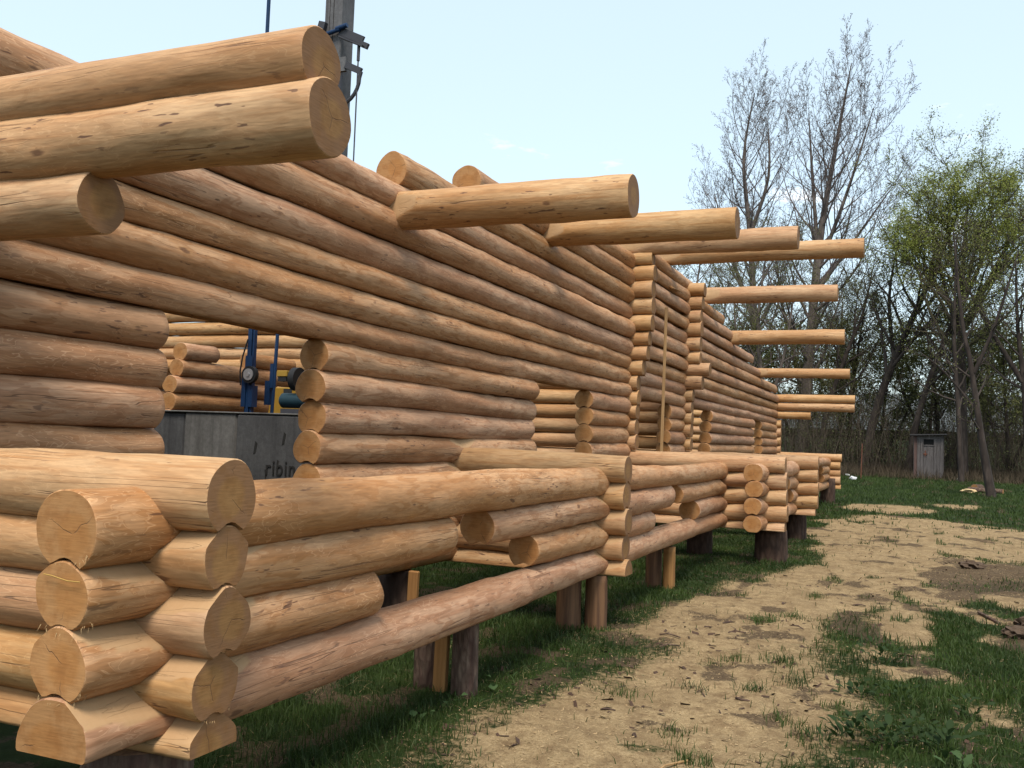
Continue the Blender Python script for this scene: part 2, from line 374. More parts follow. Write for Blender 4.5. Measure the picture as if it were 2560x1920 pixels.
turf = g.mix(g.smooth(n1, 0.35, 0.65), (0.012, 0.021, 0.006), (0.021, 0.034, 0.008)); turf = g.mix(g.math('MULTIPLY', g.smooth(n4, 0.55, 0.7), 0.5), turf, (0.045, 0.034, 0.018))
dust = g.mix(g.smooth(n2, 0.3, 0.7), (0.215, 0.150, 0.078), (0.335, 0.248, 0.140)); dust = g.mix(g.smooth(n4, 0.40, 0.72), dust, (0.155, 0.103, 0.056)); dust = g.mix(g.math('MULTIPLY', g.smooth(n1, 0.42, 0.66), 0.55), dust, (0.165, 0.112, 0.060))
dust = g.hsv(dust, 0.5, 1.0, g.lin(n3, 0.3, 0.7, 0.72, 1.28))
earth = g.mix(g.smooth(n2, 0.35, 0.65), (0.038, 0.026, 0.017), (0.09, 0.062, 0.039))
sm = g.smooth(g.math('ADD', saw_a, g.math('MULTIPLY', g.math('SUBTRACT', g.noise(p, 19, 6, 0.75), 0.5), 1.7)), 0.25, 0.72)
c = g.mix(sm, turf, dust)
dm = g.smooth(g.math('ADD', soil_a, g.math('MULTIPLY', g.math('SUBTRACT', g.noise(p, 31, 4, 0.7), 0.5), 1.2)), 0.45, 0.72)
c = g.mix(g.math('MULTIPLY', dm, 0.85), c, earth)
g.col(c); g.rough(0.95); g.b.inputs['Specular IOR Level'].default_value = 0.08
g.bump(g.math('ADD', g.math('MULTIPLY', n2, 0.7), g.math('MULTIPLY', n3, 0.5)), 0.7, 0.02)
me = np_mesh('ground', np.stack([gx, gy, gzz], -1), gf, [g.m])
for nm, arr in (('saw', gs), ('soil', gd)):
    a = me.attributes.new(nm, 'FLOAT', 'POINT'); a.data.foreach_set('value', arr.ravel().astype(np.float32))
tag(link('ground', me), kind='structure')
def ground_z(x, y):
    x = np.asarray(x, float); y = np.asarray(y, float)
    return gz(x, y) + bumps(x, y, sawdust(x, y), soil(x, y))

# far wooded hill behind the trees
hx = np.linspace(-1400, 1000, 240); hy = np.linspace(380, 900, 40); HX, HY = np.meshgrid(hx, hy, indexing='ij')
HZ = 2.0 + 30 * np.exp(-((HY - 560) / 150) ** 2) * (0.75 + 0.5 * fbm(HX * 0.006, HY * 0.006, 61)) + 3 * (fbm(HX * 0.12, HY * 0.12, 62) - .5)
hi = np.arange(HX.size).reshape(HX.shape); hf = np.stack([hi[:-1, :-1], hi[1:, :-1], hi[1:, 1:], hi[:-1, 1:]], -1).reshape(-1, 4)
tag(link('hills', np_mesh('hills', np.stack([HX, HY, HZ], -1), hf, [plain('far_woods', (0.10, 0.11, 0.115), 1.0, 0, 0.3, 0.05, 0)])), kind='structure')

# ------------------------------------------------------------------ the log house
house = empty('log_house', (-4, 8, 0)); bpy.context.view_layer.update()
tag(house, 'unfinished roofless house of peeled round logs with a low log terrace in front', 'log house')
HOUSE_INV = Matrix.Translation((4, -8, 0))
lrng = np.random.RandomState(7)
COURSE = 0.223
def log_mesh(L, r0, r1, seed, mats, step=0.06, seg=28, scoop=None, flat=None, scarfs=(), flank=False, wob=0.010, rough=1.0, round_end=0.0, flat2=None):
    rng = np.random.RandomState(seed)
    nt = max(6, int(L / step)); t = np.linspace(0, L, nt)
    bev = 0.006; t = np.concatenate([[0], [bev], t[1:-1], [L - bev], [L]]); nt = len(t)
    th = np.linspace(0, 2 * np.pi, seg, endpoint=False) + np.pi / 2
    T, TH = np.meshgrid(t, th, indexing='ij')
    r = r0 + (r1 - r0) * T / L
    def pn(ft, ka):          # noise periodic round the log
        a = rng.rand(int(L * ft) + 4, ka); u = T * ft; v = (TH - np.pi / 2) / (2 * np.pi) * ka
        ui = np.floor(u).astype(int); vi = np.floor(v).astype(int); fu = u - ui; fv = v - vi; fu = fu * fu * (3 - 2 * fu); fv = fv * fv * (3 - 2 * fv)
        A = a[ui, vi % ka]; B_ = a[ui + 1, vi % ka]; C_ = a[ui, (vi + 1) % ka]; D_ = a[ui + 1, (vi + 1) % ka]
        return (A * (1 - fu) + B_ * fu) * (1 - fv) + (C_ * (1 - fu) + D_ * fu) * fv - 0.5
    r = r + rough * (0.014 * pn(2.0, 7) + 0.010 * pn(5.0, 11) + 0.014 * pn(0.8, 5))
    for _ in range(int(L * 1.1) + 1):      # swellings round branch scars
        t0 = rng.rand() * L; a0 = rng.rand() * 2 * np.pi; da = np.angle(np.exp(1j * (TH - a0)))
        r = r + rough * rng.uniform(0.002, 0.007) * np.exp(-((T - t0) / 0.07) ** 2 - (da / 0.35) ** 2)
    r[0] = r[1] - 0.005; r[-1] = r[-2] - 0.005
    if round_end: r[-1] -= round_end; r[-2] -= round_end * .4
    y = r * np.cos(TH); z = r * np.sin(TH)
    ph = rng.rand(4) * 6.28
    cy = wob * np.sin(T / max(L, 3) * 5 + ph[0]); cz = 0.5 * wob * np.sin(T / max(L, 3) * 6 + ph[1])
    cut = np.zeros_like(r)
    for (t0, reach, depth) in scarfs:
        for side in (-1, 1):
            for s in (-1, 1):
                a = depth / reach; n = np.array([-a * s, 0.62 * side, 0.78] if not flank else [-a * s, side, 0.12]); n /= np.linalg.norm(n)
                rm = r0 + (r1 - r0) * t0 / L
                x = T - (t0 + s * reach)
                d = x * n[0] + y * n[1] + z * n[2] - rm * 0.995
                sel = (d > 0) & (np.abs(T - t0) < reach * 1.15) & ((T - t0) * s >= 0)
                k = np.where(sel, d / (n[1] * np.cos(TH) + n[2] * np.sin(TH) + 1e-6), 0)
                k = np.clip(k, 0, 0.06)
                y = y - k * np.cos(TH); z = z - k * np.sin(TH); cut = np.maximum(cut, np.clip(k / 0.004, 0, 1))
    if flat is not None: z = np.maximum(z, flat)
    if flat2: z = np.where(T < flat2[0], np.maximum(z, flat2[1]), z)
    if scoop:
        c, rl = scoop; yy = np.abs(y)
        arc = -c + np.sqrt(np.clip(rl * rl - y * y, 0, None)) + 0.012 * np.clip(1 - (yy / (0.45 * rl)) ** 2, 0, 1)
        z = np.where((yy < rl) & (z < 0), np.maximum(z, arc), z)
    V = np.stack([T, y + cy, z + cz], -1).reshape(-1, 3)
    i = np.arange(nt * seg).reshape(nt, seg); j = np.roll(i, -1, 1)
    quads = np.stack([i[:-1], j[:-1], j[1:], i[1:]], -1).reshape(-1, 4)[:, ::-1]
    # caps: a centre vertex each, so that concave ends triangulate cleanly
    c0 = len(V); V = np.vstack([V, [[0, cy[0, 0], cz[0, 0] + (0.03 if flat is not None else 0.015)], [L, cy[-1, 0], cz[-1, 0] + (0.03 if flat is not None else 0.015)]]])
    e0 = np.stack([i[0], j[0], np.full(seg, c0)], -1); e1 = np.stack([j[-1], i[-1], np.full(seg, c0 + 1)], -1)
    idx = np.concatenate([np.zeros(len(quads)), np.ones(2 * seg)]).astype(np.int32)
    me = np_mesh('log', V, [quads, np.vstack([e0, e1])], mats, idx)
    sm = np.ones(len(idx), bool); sm[len(quads):] = False; me.polygons.foreach_set('use_smooth', sm)
    a = me.attributes.new('cut', 'FLOAT', 'POINT'); a.data.foreach_set('value', np.concatenate([cut.ravel(), [0, 0]]).astype(np.float32))
    # hard edge round the caps
    es = np.zeros(len(me.edges), bool); ev = np.empty(len(me.edges) * 2, np.int32); me.edges.foreach_get('vertices', ev); ev = ev.reshape(-1, 2)
    ring0 = (ev < seg).all(1) & (ev >= 0).all(1); ring1 = (ev >= (nt - 1) * seg).all(1) & (ev < nt * seg).all(1); es[ring0 | ring1] = True
    try:
        a = me.attributes.new('sharp_edge', 'BOOLEAN', 'EDGE'); a.data.foreach_set('value', es)
    except Exception: pass
    return me
SEED = [100]
def add_log(name, axis, a0, a1, c, z, r=0.127, r1=None, scoop=True, flat=None, scarfs=(), near=1, label=None, parent=None, mats=None, tilt=0.0, **kw):
    """axis 'Y': runs along Y from a0 to a1 at X=c; axis 'X': runs along X from a0 to a1 at Y=c"""
    SEED[0] += 1; r1 = r if r1 is None else r1
    st, sg = ((0.05, 36), (0.10, 24), (0.22, 16))[near]
    if scoop is True: scoop = (COURSE, 0.5 * (r + r1) * 0.995)
    m = mats or ([M['logY'], M['endY']] if axis == 'Y' else [M['logX'], M['endX']])
    me = log_mesh(a1 - a0, r, r1, SEED[0], m, st, sg, scoop, flat, [(s[0] - a0, s[1], s[2]) for s in scarfs], **kw)
    loc = Vector((c, a0, z)) if axis == 'Y' else Vector((a0, c, z))
    o = link(name, me, parent or house, None)
    par = parent or house
    o.location = loc - Vector(par.location)
    o.rotation_euler = (0, -tilt, R(90) if axis == 'Y' else 0)
    if label: o['label'] = label
    return o
W, T1, T2 = -4.0, -2.56, -2.0
CY = [2.78, 8.09, 13.75, 17.4, 29.9]                 # cross walls
# seams of the long wall, bottom to top
ZS = [.466, .689, .912, 1.135, 1.353, 1.580, 1.805, 2.025, 2.250, 2.450, 2.680, 2.885, 3.135, 3.412, 3.640, 3.905, 4.170, 4.410, 4.630]
def wall_z(k): return 0.5 * (ZS[k] + ZS[k + 1]), 0.5 * (ZS[k + 1] - ZS[k]) + 0.016
START = {13: 4.75, 14: 6.77, 15: 8.14, 16: 11.1, 17: 14.0}
END = {11: 30.35, 12: 29.4, 13: 26.8, 14: 24.8, 15: 22.5, 16: 20.9, 17: 17.9}
def jit(s=0.02): return float(lrng.uniform(-s, s))
for k in range(18):
    z, r = wall_z(k)
    # near stretch, to the cross wall at Y 13.75
    a = START.get(k, 2.4); 
    if a < 13.7:
        spans = [[a, 13.75]]
        if 2 <= k <= 7: spans = [[a, 4.19 + jit(.015)], [5.77 + jit(.02), 13.75]]
        if 3 <= k <= 7: spans = [spans[0], [spans[1][0], 9.91 + jit(.03)], [11.90 + jit(.03), 13.75]]
        for s in spans:
            sc_ = [] if k > 9 else [(8.09, .25, .03)] if s[0] < 8.09 < s[1] and k < 5 else []
            add_log('wall_log', 'Y', s[0], s[1], W + jit(.008), z, r + jit(.004), r + jit(.004), near=0 if s[0] < 6 or k > 7 else 1, scoop=(z - wall_z(k - 1)[0] if k else .22, wall_z(max(k - 1, 0))[1]), scarfs=sc_, flat=-.11 if k == 0 else None)
    # middle bay
    if k <= 7: 
        if k >= 1: add_log('wall_log', 'Y', 16.2 + jit(.04), 17.4, W, z + .02, r, near=1)
        else: add_log('wall_log', 'Y', 13.75, 17.4, W, z + .01, r, near=1, flat=-.11)
    else: add_log('wall_log', 'Y', 13.75, min(17.4, END.get(k, 99)) if k < 17 else 17.75, W + jit(.006), z + .03, r + .004 + jit(.004), near=1)
    # far stretch
    if k == 17: continue
    e = END.get(k, 30.35) + jit(.05); spans = [[17.4, e]]
    if 3 <= k <= 7: spans = [[19.7 + jit(.04), 25.33 + jit(.06)], [26.7 + jit(.05), e]]
    for s in spans: add_log('wall_log', 'Y', s[0], s[1], W + jit(.006), z + .05, r + .003 + jit(.004), near=1 if k > 6 else 2, round_end=.02 if k > 11 else 0)

# cross walls: half a course out of step with the long wall
XZ = [.466, .689, .912, 1.135, 1.358]
for ci, (Y, xe, xi) in enumerate(((CY[0], -2.26, -13), (CY[1], -2.29, -4.35), (CY[2], -1.645, -9), (CY[3], -1.575, -13), (CY[4], -2.05, -13))):
    nr = 0 if ci < 2 else 1
    ty = T1 if ci in (0, 1, 2) else (T2 if ci == 3 else -2.45)
    for k, z in enumerate(XZ):
        e = xe + jit(.022) + (.03 if ci == 0 and k == 4 else 0); rr = 0.124 + jit(.006)
        if ci == 0 and k == 4: rr = .140
        if ci == 1 and k == 4: rr = .131
        scf = [(ty, .46 if ci == 0 else .34, .045), (W, .24, .03)] if k < 4 else []
        if ci == 2 and k < 4: scf.append((T2, .25, .04))
        add_log('cross_wall_log', 'X', xi, e, Y + jit(.008), z, rr - .004, rr, flat=-.012 if k == 0 else None, scoop=None if k == 0 else (COURSE, .122), near=nr if ci < 4 else 2, scarfs=scf if ci < 4 else ())
# wall-height cross walls: short stubs outside, the rest runs indoors
def upper(Y, zs, ends, xi, near):
    for n_, (z, e) in enumerate(zip(zs, ends)):
        gap = zs[n_] - zs[n_ - 1] if n_ else COURSE; rr = max(.120, gap / 2 + .012)
        add_log('cross_wall_log', 'X', xi(z) if callable(xi) else xi, e, Y + jit(.008), z, rr + jit(.004), rr + jit(.004), scoop=(gap, rr * .99), near=near, scarfs=[(W, .2, .03)])
upper(CY[0], [1.581, 1.804, 2.027, 2.25], [-3.72] * 4, -13, 2)
upper(CY[2], [1.60, 1.825, 2.04, 2.25, 2.47, 2.70, 2.91, 3.126, 3.36, 3.615, 3.86, 4.10, 4.32], [-3.79, -3.80, -3.79, -3.78, -3.79, -3.72, -3.66, -3.64, -3.60, -3.60, -3.60, -3.585, -3.62], lambda z: -9 if z < 2.6 else -16, 1)
upper(CY[3], [1.60, 1.85, 2.07, 2.27, 2.48, 2.73, 2.96, 3.17, 3.43, 3.70, 3.94, 4.18, 4.43], [-3.78, -3.78, -3.77, -3.78, -3.76, -3.60, -3.475, -3.65, -3.65, -3.64, -3.65, -3.63, -3.60], -13, 1)
upper(CY[4], [1.55, 1.80, 2.06, 2.31], [-3.78] * 4, -13, 2)
# stepped eave logs over the two end walls
for nm, Y, z, e, r0, r1 in (('eave_log', 2.78, 2.46, -2.95, .120, .122), ('eave_log', 2.78, 2.685, -1.90, .122, .136), ('eave_log', 2.78, 2.902, -1.945, .104, .122),
                            ('eave_log', 29.9, 2.595, -2.93, .112, .112), ('eave_log', 29.9, 2.838, -1.70, .120, .124), ('eave_log', 29.9, 3.085, -1.69, .13, .13)):
    add_log(nm, 'X', -13, e, Y, z, r0, r1, near=0 if Y < 10 else 1, scoop=True if z > 2.87 else None)
# purlins of the roof, laid over the gable
for Y, z, e, r0, r1 in ((6.72, 3.405, -1.93, .140, .160), (10.1, 3.945, -1.765, .140, .163), (13.75, 4.54, -1.56, .165, .165), (15.9, 4.79, -.80, .145, .157), (19.6, 4.66, -1.455, .158, .170), (21.9, 4.05, -1.47, .150, .162), (26.2, 3.575, -1.615, .118, .130)):
    add_log('roof_purlin', 'X', -12.5, e, Y, z, r0 * .9, r1, scoop=None, near=1 if Y > 12 else 0, scarfs=[(W, .34, .085)], flank=True)
# terrace walls
def terrace(X, a, b, gaps, near, over0, over1):
    for k in range(4):
        z = .5775 + COURSE * k; lo = a - over0; hi_ = b + over1
        spans = [[lo, hi_]]
        if k in gaps: spans = [[lo, gaps[k][0]], [gaps[k][1], hi_]]
        for s in spans:
            r = .125 + jit(.006); scf = [(y, .5 if y < 3 else .30, .042) for y in CY if s[0] - .1 < y < s[1] + .1 and k < 3]
            big = k == 0 and a < 3
            add_log('terrace_log', 'Y', s[0] + jit(.012), s[1] + jit(.012), X + jit(.008), .548 if big else z, .158 if big else r + (.01 if k == 3 and a < 3 else 0), .12 if big else r - .004, near=near, flat=-.082 if big else -.105 if k == 0 else None, flat2=(.45, -.034) if big else None, scoop=None if k == 0 else (COURSE, .124), scarfs=scf)
terrace(T1, CY[0], CY[1], {2: (5.05, 5.62), 1: (4.21, 6.37)}, 0, .43, 0)
terrace(T1, CY[1], CY[2], {2: (10.46, 10.87), 1: (9.66, 11.69)}, 0, 0, .3)
terrace(T2, CY[2], CY[3], {1: (14.6, 16.7), 2: (15.1, 16.1)}, 1, .65, .35)
terrace(-2.45, CY[3], CY[4], {1: (20.5, 27.7), 2: (21.0, 27.6)}, 2, 0, .35)
# indoor partition parallel to the long wall
for k in range(10):
    z = .5775 + COURSE * k
    if k <= 7: add_log('partition_log', 'Y', 9.78 + jit(.03), 11.75 + jit(.03) if k >= 4 else 13.75, -9, z, .124, near=1); 
    if k in (4, 5, 6, 7): add_log('partition_log', 'Y', 13.1, 13.75, -9, z, .124, near=2)
    if k == 8: add_log('partition_log', 'Y', 9.9, 13.75, -9, z, .122, near=1)
    if k == 9: add_log('partition_log', 'Y', 9.95, 10.62, -9, z, .12, near=1); add_log('partition_log', 'Y', 11.3, 12.4, -9, z, .11, near=1)
for k in range(11): add_log('back_wall_log', 'Y', 2.4, 30.2, -13, .5775 + COURSE * k, .125, near=2) if k % 1 == 0 and not 4 <= k <= 7 else [add_log('back_wall_log', 'Y', a, b, -13, .5775 + COURSE * k, .125, near=2) for a, b in ((2.4, 21), (23, 30.2))]

# ------------------------------------------------------------------ posts and blocks under the house
def rough_post(name, x, y, r, h, label, mat, cat='post', z0=None, sides=18, half=False, rz=0.0, top_mat=None, lean=(0, 0)):
    z0 = float(ground_z(x, y)) - 0.05 if z0 is None else z0
    rng = np.random.RandomState(SEED[0]); SEED[0] += 1
    nt = 9; tt = np.linspace(0, 1, nt); th = np.linspace(0, 2 * np.pi, sides, endpoint=False)
    T, TH = np.meshgrid(tt, th, indexing='ij')
    rr = r * (1.06 - 0.06 * T) * (1 + 0.05 * np.sin(TH * 2 + rng.rand() * 6) + 0.03 * np.sin(TH * 5 + T * 3) + 0.03 * (rng.rand(nt, sides) - .5))
    X = rr * np.cos(TH) + lean[0] * T; Yv = rr * np.sin(TH) + lean[1] * T
    if half: Yv = np.minimum(Yv, r * 0.12 + 0.01 * np.sin(T * 9 + TH))
    V = np.stack([X, Yv, T * h], -1).reshape(-1, 3)
    i = np.arange(nt * sides).reshape(nt, sides); j = np.roll(i, -1, 1)
    q = np.stack([i[:-1], j[:-1], j[1:], i[1:]], -1).reshape(-1, 4)
    c0 = len(V); V = np.vstack([V, [[lean[0], lean[1], h]]]); cap = np.stack([i[-1], j[-1], np.full(sides, c0)], -1)
    me = np_mesh(name, V, [q, cap], [mat, top_mat or M['splitdark']], np.r_[np.zeros(len(q)), np.ones(len(cap))])
    o = link(name, me, None, (x, y, z0), (0, 0, rz)); return tag(o, label, cat)
def plank_post(name, x, y, w, d, h, label, mat, rz=0.0):
    z0 = float(ground_z(x, y)) - 0.05
    b = BM(); b.box((-w / 2, -d / 2, 0), (w / 2, d / 2, h), bev=0.008)
    return tag(b.done(name, mat, None, (x, y, z0), rot=(0, R(1.0), rz)), label, 'post')
rough_post('support_stump', -2.62, 2.80, .20, .50, 'thick dark bark stump under the nearest terrace corner', M['bark'])
rough_post('support_post', -2.60, 5.55, .085, .51, 'slim bark covered log post right of the yellow split stake', M['bark'])
plank_post('split_stake', -2.755, 5.52, .085, .06, .52, 'flat yellow split stake between two bark posts under the terrace', M['split'])
rough_post('support_post', -2.90, 5.60, .075, .51, 'dark bark post mostly hidden behind the yellow split stake', M['bark'])
rough_post('half_log_post', -2.74, 7.90, .105, .50, 'left of two split half log posts under the second terrace corner', M['splitdark'], half=True, rz=.2)
rough_post('half_log_post', -2.53, 8.02, .10, .50, 'right of two split half log posts under the second terrace corner', M['splitdark'], half=True, rz=-.1)
rough_post('support_post', -2.72, 10.72, .085, .52, 'dark half of the paired posts under the middle terrace log', M['splitdark'])
rough_post('support_post', -2.53, 10.66, .065, .52, 'pale peeled post standing under the middle terrace log', M['split'])
rough_post('support_stump', -1.88, 14.0, .21, .50, 'wide red brown stump under the projecting terrace corner', M['bark_red'])
rough_post('support_stump', -2.95, 14.3, .19, .50, 'dark stump in shade left of the wide red brown stump', M['bark_red'])
rough_post('support_stump', -1.95, 17.7, .18, .50, 'dark stump under the far corner of the projecting terrace', M['bark_red'])
rough_post('support_stump', -2.4, 29.7, .2, .75, 'low stump under the farthest terrace corner', M['bark_red'])
rough_post('wall_stump', -4.0, 5.0, .15, .50, 'dark stump under the long wall behind the split stake', M['bark_red'])
plank_post('split_stake', -3.86, 7.15, .09, .05, .52, 'rough orange slab propped under the long wall, seen through the terrace gap', M['split'])
rough_post('wall_stump', -4.05, 7.2, .13, .50, 'stump beside the rough orange slab under the long wall', M['bark_red'])
rough_post('wall_stump', -4.0, 12.0, .16, .50, 'stump under the middle of the long wall', M['bark_red'])
rough_post('wall_stump', -4.0, 2.9, .18, .50, 'stump under the near end of the long wall', M['bark_red'])
rough_post('wall_stump', -4.0, 24.0, .18, .55, 'stump under the far part of the long wall', M['bark_red'])
b = BM(); b.box((-.9, -.05, 0), (.9, .05, .035)); b.box((-.8, .1, .04), (.9, .2, .075), Matrix.Rotation(.06, 3, 'Z'))
tag(b.done('loose_boards', M['splitdark'], None, (-5.1, 6.6, .36), rot=(0, .05, .15)), 'loose weathered boards lying behind the terrace opening', 'boards')
rough_post('plank_rest', -5.3, 6.55, .13, .40, 'short block carrying the loose weathered boards', M['bark_red'])
# slim batten leaning upright by the inner corner
b = BM(); b.box((-.022, -.014, 0), (.022, .014, 3.66), bev=.003)
tag(b.done('leaning_batten', M['batten'], None, (-3.50, 14.02, -.02), rot=(R(-.6), R(.35), .2)), 'slim pale batten standing upright before the middle bay of the wall', 'batten')
b = BM(); b.box((-.05, -.3, 0), (.05, .3, .02))
tag(b.done('offcut_board', M['split'], None, (-3.87, 16.1, 4.255), rot=(R(4), R(38), .05)), 'small orange offcut lodged on the wall logs under the ridge', 'board')

# ------------------------------------------------------------------ concrete blocks seen through the window
cb = empty('concrete_block', (-7.0, 8.6, 0)); tag(cb, 'grey concrete block wall with pressed lettering behind the window opening', 'concrete wall')
for x0, x1, mt, dy in ((-8.14, -7.67, 'conc2', .02), (-7.66, -6.93, 'conc', 0), (-6.92, -5.3, 'conc2', -.012)):
    b = BM(); b.box((x0 + 7, dy, 0), (x1 + 7, .62, 1.755), bev=.02); b.done('block_panel', M[mt], cb)
b = BM(); b.box((-8.14 + 7, -.02, 1.757), (-5.3 + 7, .64, 1.775), bev=.006); b.done('top_slab', M['conc'], cb)
for a_, (xx, zz) in enumerate(((-6.65, 1.39), (-6.28, 1.50))):
    b = BM(); b.prism([(xx + 7 - .02, -.016, zz - .07), (xx + 7 + .012, -.016, zz - .055), (xx + 7 + .03, -.016, zz + .05), (xx + 7 + .002, -.016, zz + .075), (xx + 7 - .01, -.016, zz)], (0, .01, 0)); b.done('dark_chip', M['stain'], cb)
cu = bpy.data.curves.new('lettering', 'FONT'); cu.body = 'ribin'; cu.size = .24; cu.extrude = .004; cu.offset = .001; cu.space_character = 1.12
to = bpy.data.objects.new('lettering', cu); C.objects.link(to); bpy.context.view_layer.update()
tm = bpy.data.meshes.new_from_object(to.evaluated_get(bpy.context.evaluated_depsgraph_get())); bpy.data.objects.remove(to); tm.materials.clear(); tm.materials.append(M['stain'])
lt_ = link('lettering', tm, cb, (.50, -.0185, 1.105), (R(90), 0, 0)); lt_.scale = (.80, 1, 1)
b = BM(); pts = [(-6.49 + 7 + .40 * k / 8, -.014, 1.06 - .012 * math.sin(math.pi * k / 8)) for k in range(9)]; pts = [(-6.50 + 7, -.014, 1.16), (-6.49 + 7, -.014, 1.09)] + pts
b.path(pts, .008, 6); b.done('underline', M['stain'], cb)

# ------------------------------------------------------------------ blue mast, jack, motor, cabin, firewood
m1 = empty('blue_mast', (-8.66, 11.0, 0)); tag(m1, 'tall blue steel mast with a grey pulley, rising above the wall', 'mast')
b = BM(); b.box((-.045, -.04, 0), (.02, .04, 4.5)); b.box((-.04, -.02, 4.5), (-.004, .02, 9.2)); b.box((.035, -.03, 1.8), (.06, .03, 4.5)); b.done('mast_post', M['blue'], m1)
b = BM(); b.box((-.10, -.06, 1.9), (-.03, .06, 2.3)); b.box((.02, -.06, 1.9), (.09, .06, 2.2)); b.box((-.06, -.055, 2.42), (.06, -.04, 2.62)); b.done('carriage', M['blue'], m1)
b = BM(); b.tube((.06, -.12, 2.35), (.06, -.05, 2.35), .12, n=28); pw = b.done('pulley_wheel', M['black'], m1, smooth=True)
b = BM(); b.tube((.06, -.135, 2.35), (.06, -.121, 2.35), .082, n=24); b.tube((.06, -.15, 2.35), (.06, -.135, 2.35), .03, n=12); b.done('pulley_hub', M['steel_light'], pw, smooth=True)
b = BM(); b.path([(-.02, -.07, 2.85), (-.09, -.08, 2.6), (-.12, -.08, 2.4), (-.10, -.08, 2.2)], .011); b.done('hose', M['black'], m1)
b = BM(); b.tube((-.07, 0, 0), (-.06, 0, 1.95), .018); b.tube((.05, 0, 0), (.03, 0, 1.95), .018); b.done('leg', M['blue'], m1)
m2 = empty('blue_jack', (-8.69, 11.5, 0)); tag(m2, 'slimmer blue steel jack post leaning right of the mast', 'jack')
b = BM(); b.tube((0, 0, 0), (.085, 0, 3.1), .026, n=8); b.done('jack_post', M['blue'], m2)
b = BM(); b.box((-.06, -.05, 1.95), (.02, .05, 2.3)); b.box((.01, -.04, 2.2), (.07, .04, 2.55)); b.done('jack_body', M['blue'], m2)
mt = empty('electric_motor', (-6.93, 9.6, 0)); tag(mt, 'teal electric motor with black belt wheel and yellow box beside the window jamb', 'motor')
b = BM(); b.tube((-.12, 0, 1.95), (.30, 0, 1.95), .09, n=24); b.tube((-.14, 0, 1.95), (-.12, 0, 1.95), .07, n=24); b.done('motor_housing', M['teal'], mt, smooth=True)
b = BM(); b.tube((.02, 0, 2.21), (.10, 0, 2.21), .14, n=28); bw = b.done('belt_wheel', M['black'], mt, smooth=True)
b = BM(); b.tube((-.02, 0, 2.21), (.02, 0, 2.21), .05, n=16); b.done('wheel_hub', M['steel'], bw, smooth=True)
b = BM(); b.box((-.20, -.06, 2.235), (-.05, .06, 2.31), bev=.008); b.done('switch_box', M['yellow'], mt)
b = BM(); b.box((-.18, -.05, 2.18), (-.06, .05, 2.234)); b.box((-.06, -.03, 2.18), (.02, .03, 2.24)); b.done('switch_base', M['black'], mt)
b = BM(); b.box((-.1, -.08, 0), (.26, .08, 1.85)); b.done('stand', M['steel'], mt)
yc = empty('yellow_cabin', (-11.6, 16.2, 0)); tag(yc, 'yellow machine cabin glimpsed through the back opening', 'cabin')
b = BM(); b.box((-.9, 0, 0), (.6, 1.2, 2.46), bev=.02); b.done('cabin_body', M['yellow'], yc)
b = BM(); b.box((-.30, -.012, 2.27), (-.10, -.002, 2.43)); b.done('cabin_window', M['glassdark'], yc)
rr_ = random.Random(4)
ORD = ('leftmost', 'second', 'third', 'fourth', 'fifth', 'sixth', 'rightmost')
for i in range(7):
    x = -9.9 + .15 * i + rr_.uniform(-.03, .03); zc = 1.70 + .07 * math.sin(i * 2.1) + (.08 if i % 3 == 0 else 0)
    b = BM(); b.prism([(0, 0, -.07), (.09, 0, -.06), (.10, 0, .02), (.04, 0, .07), (-.02, 0, .03)], (.03, .3, .02))
    o = b.done('firewood_chunk', M['split'] if i % 3 else M['greyboard'], None, (x, 12.3 + rr_.uniform(-.08, .08), zc), rot=(rr_.uniform(-.2, .2), rr_.uniform(-1, 1), rr_.uniform(-.5, .5)))
    tag(o, ('%s split firewood chunk of the row beside the teal motor' if i in (0, 6) else '%s split firewood chunk from the left in the row beside the teal motor') % ORD[i], 'firewood', 'firewood heap seen through the window')
b = BM(); b.box((-.75, -.35, 0), (.75, .35, 1.62), bev=.01); tag(b.done('work_crate', M['greyboard'], None, (-9.4, 12.45, 0)), 'grey wooden crate carrying the firewood heap', 'crate')

# ------------------------------------------------------------------ concrete column with steel fittings
co = empty('concrete_column', (-6.79, 10.0, 0)); tag(co, 'square grey concrete column with steel brackets rising behind the wall', 'column')
b = BM(); b.box((-.22, 0, 0), (.035, .30, 10.5), bev=.015); b.done('shaft', M['column'], co)
b = BM(); b.box((-.142, -.004, 5.9), (-.136, -.001, 10.5)); b.done('edge_groove', M['stain'], co)
b = BM(); b.box((-.085, -.004, 5.9), (-.078, -.001, 10.5)); b.done('edge_groove', M['stain'], co)
b = BM(); b.box((.02, -.03, 6.50), (.40, .0, 6.60), Matrix.Rotation(.45, 3, 'Y')); b.box((.05, -.10, 6.44), (.44, -.03, 6.46), Matrix.Rotation(.45, 3, 'Y')); b.box((.37, -.05, 6.36), (.47, -.01, 6.43), Matrix.Rotation(.45, 3, 'Y')); b.done('upper_bracket', M['steel'], co)
b = BM(); b.box((-.78, -.08, 6.60), (-.50, -.02, 6.65)); b.box((-.45, -.08, 6.66), (-.30, -.02, 6.70)); b.box((-.28, -.06, 6.64), (-.18, 0, 6.78), Matrix.Rotation(.3, 3, 'Y')); b.done('side_bracket', M['steel'], co)
b = BM(); b.tube((-.75, -.05, 6.56), (-.2, -.04, 6.62), .018); b.tube((-.2, -.04, 6.60), (.05, -.05, 6.64), .026); b.tube((0, -.05, 6.65), (.16, -.05, 6.68), .03); b.done('blue_strap', M['blue'], co)
b = BM(); b.box((-.05, -.05, 6.10), (.16, -.002, 6.28)); b.done('steel_plate', M['column'], co)
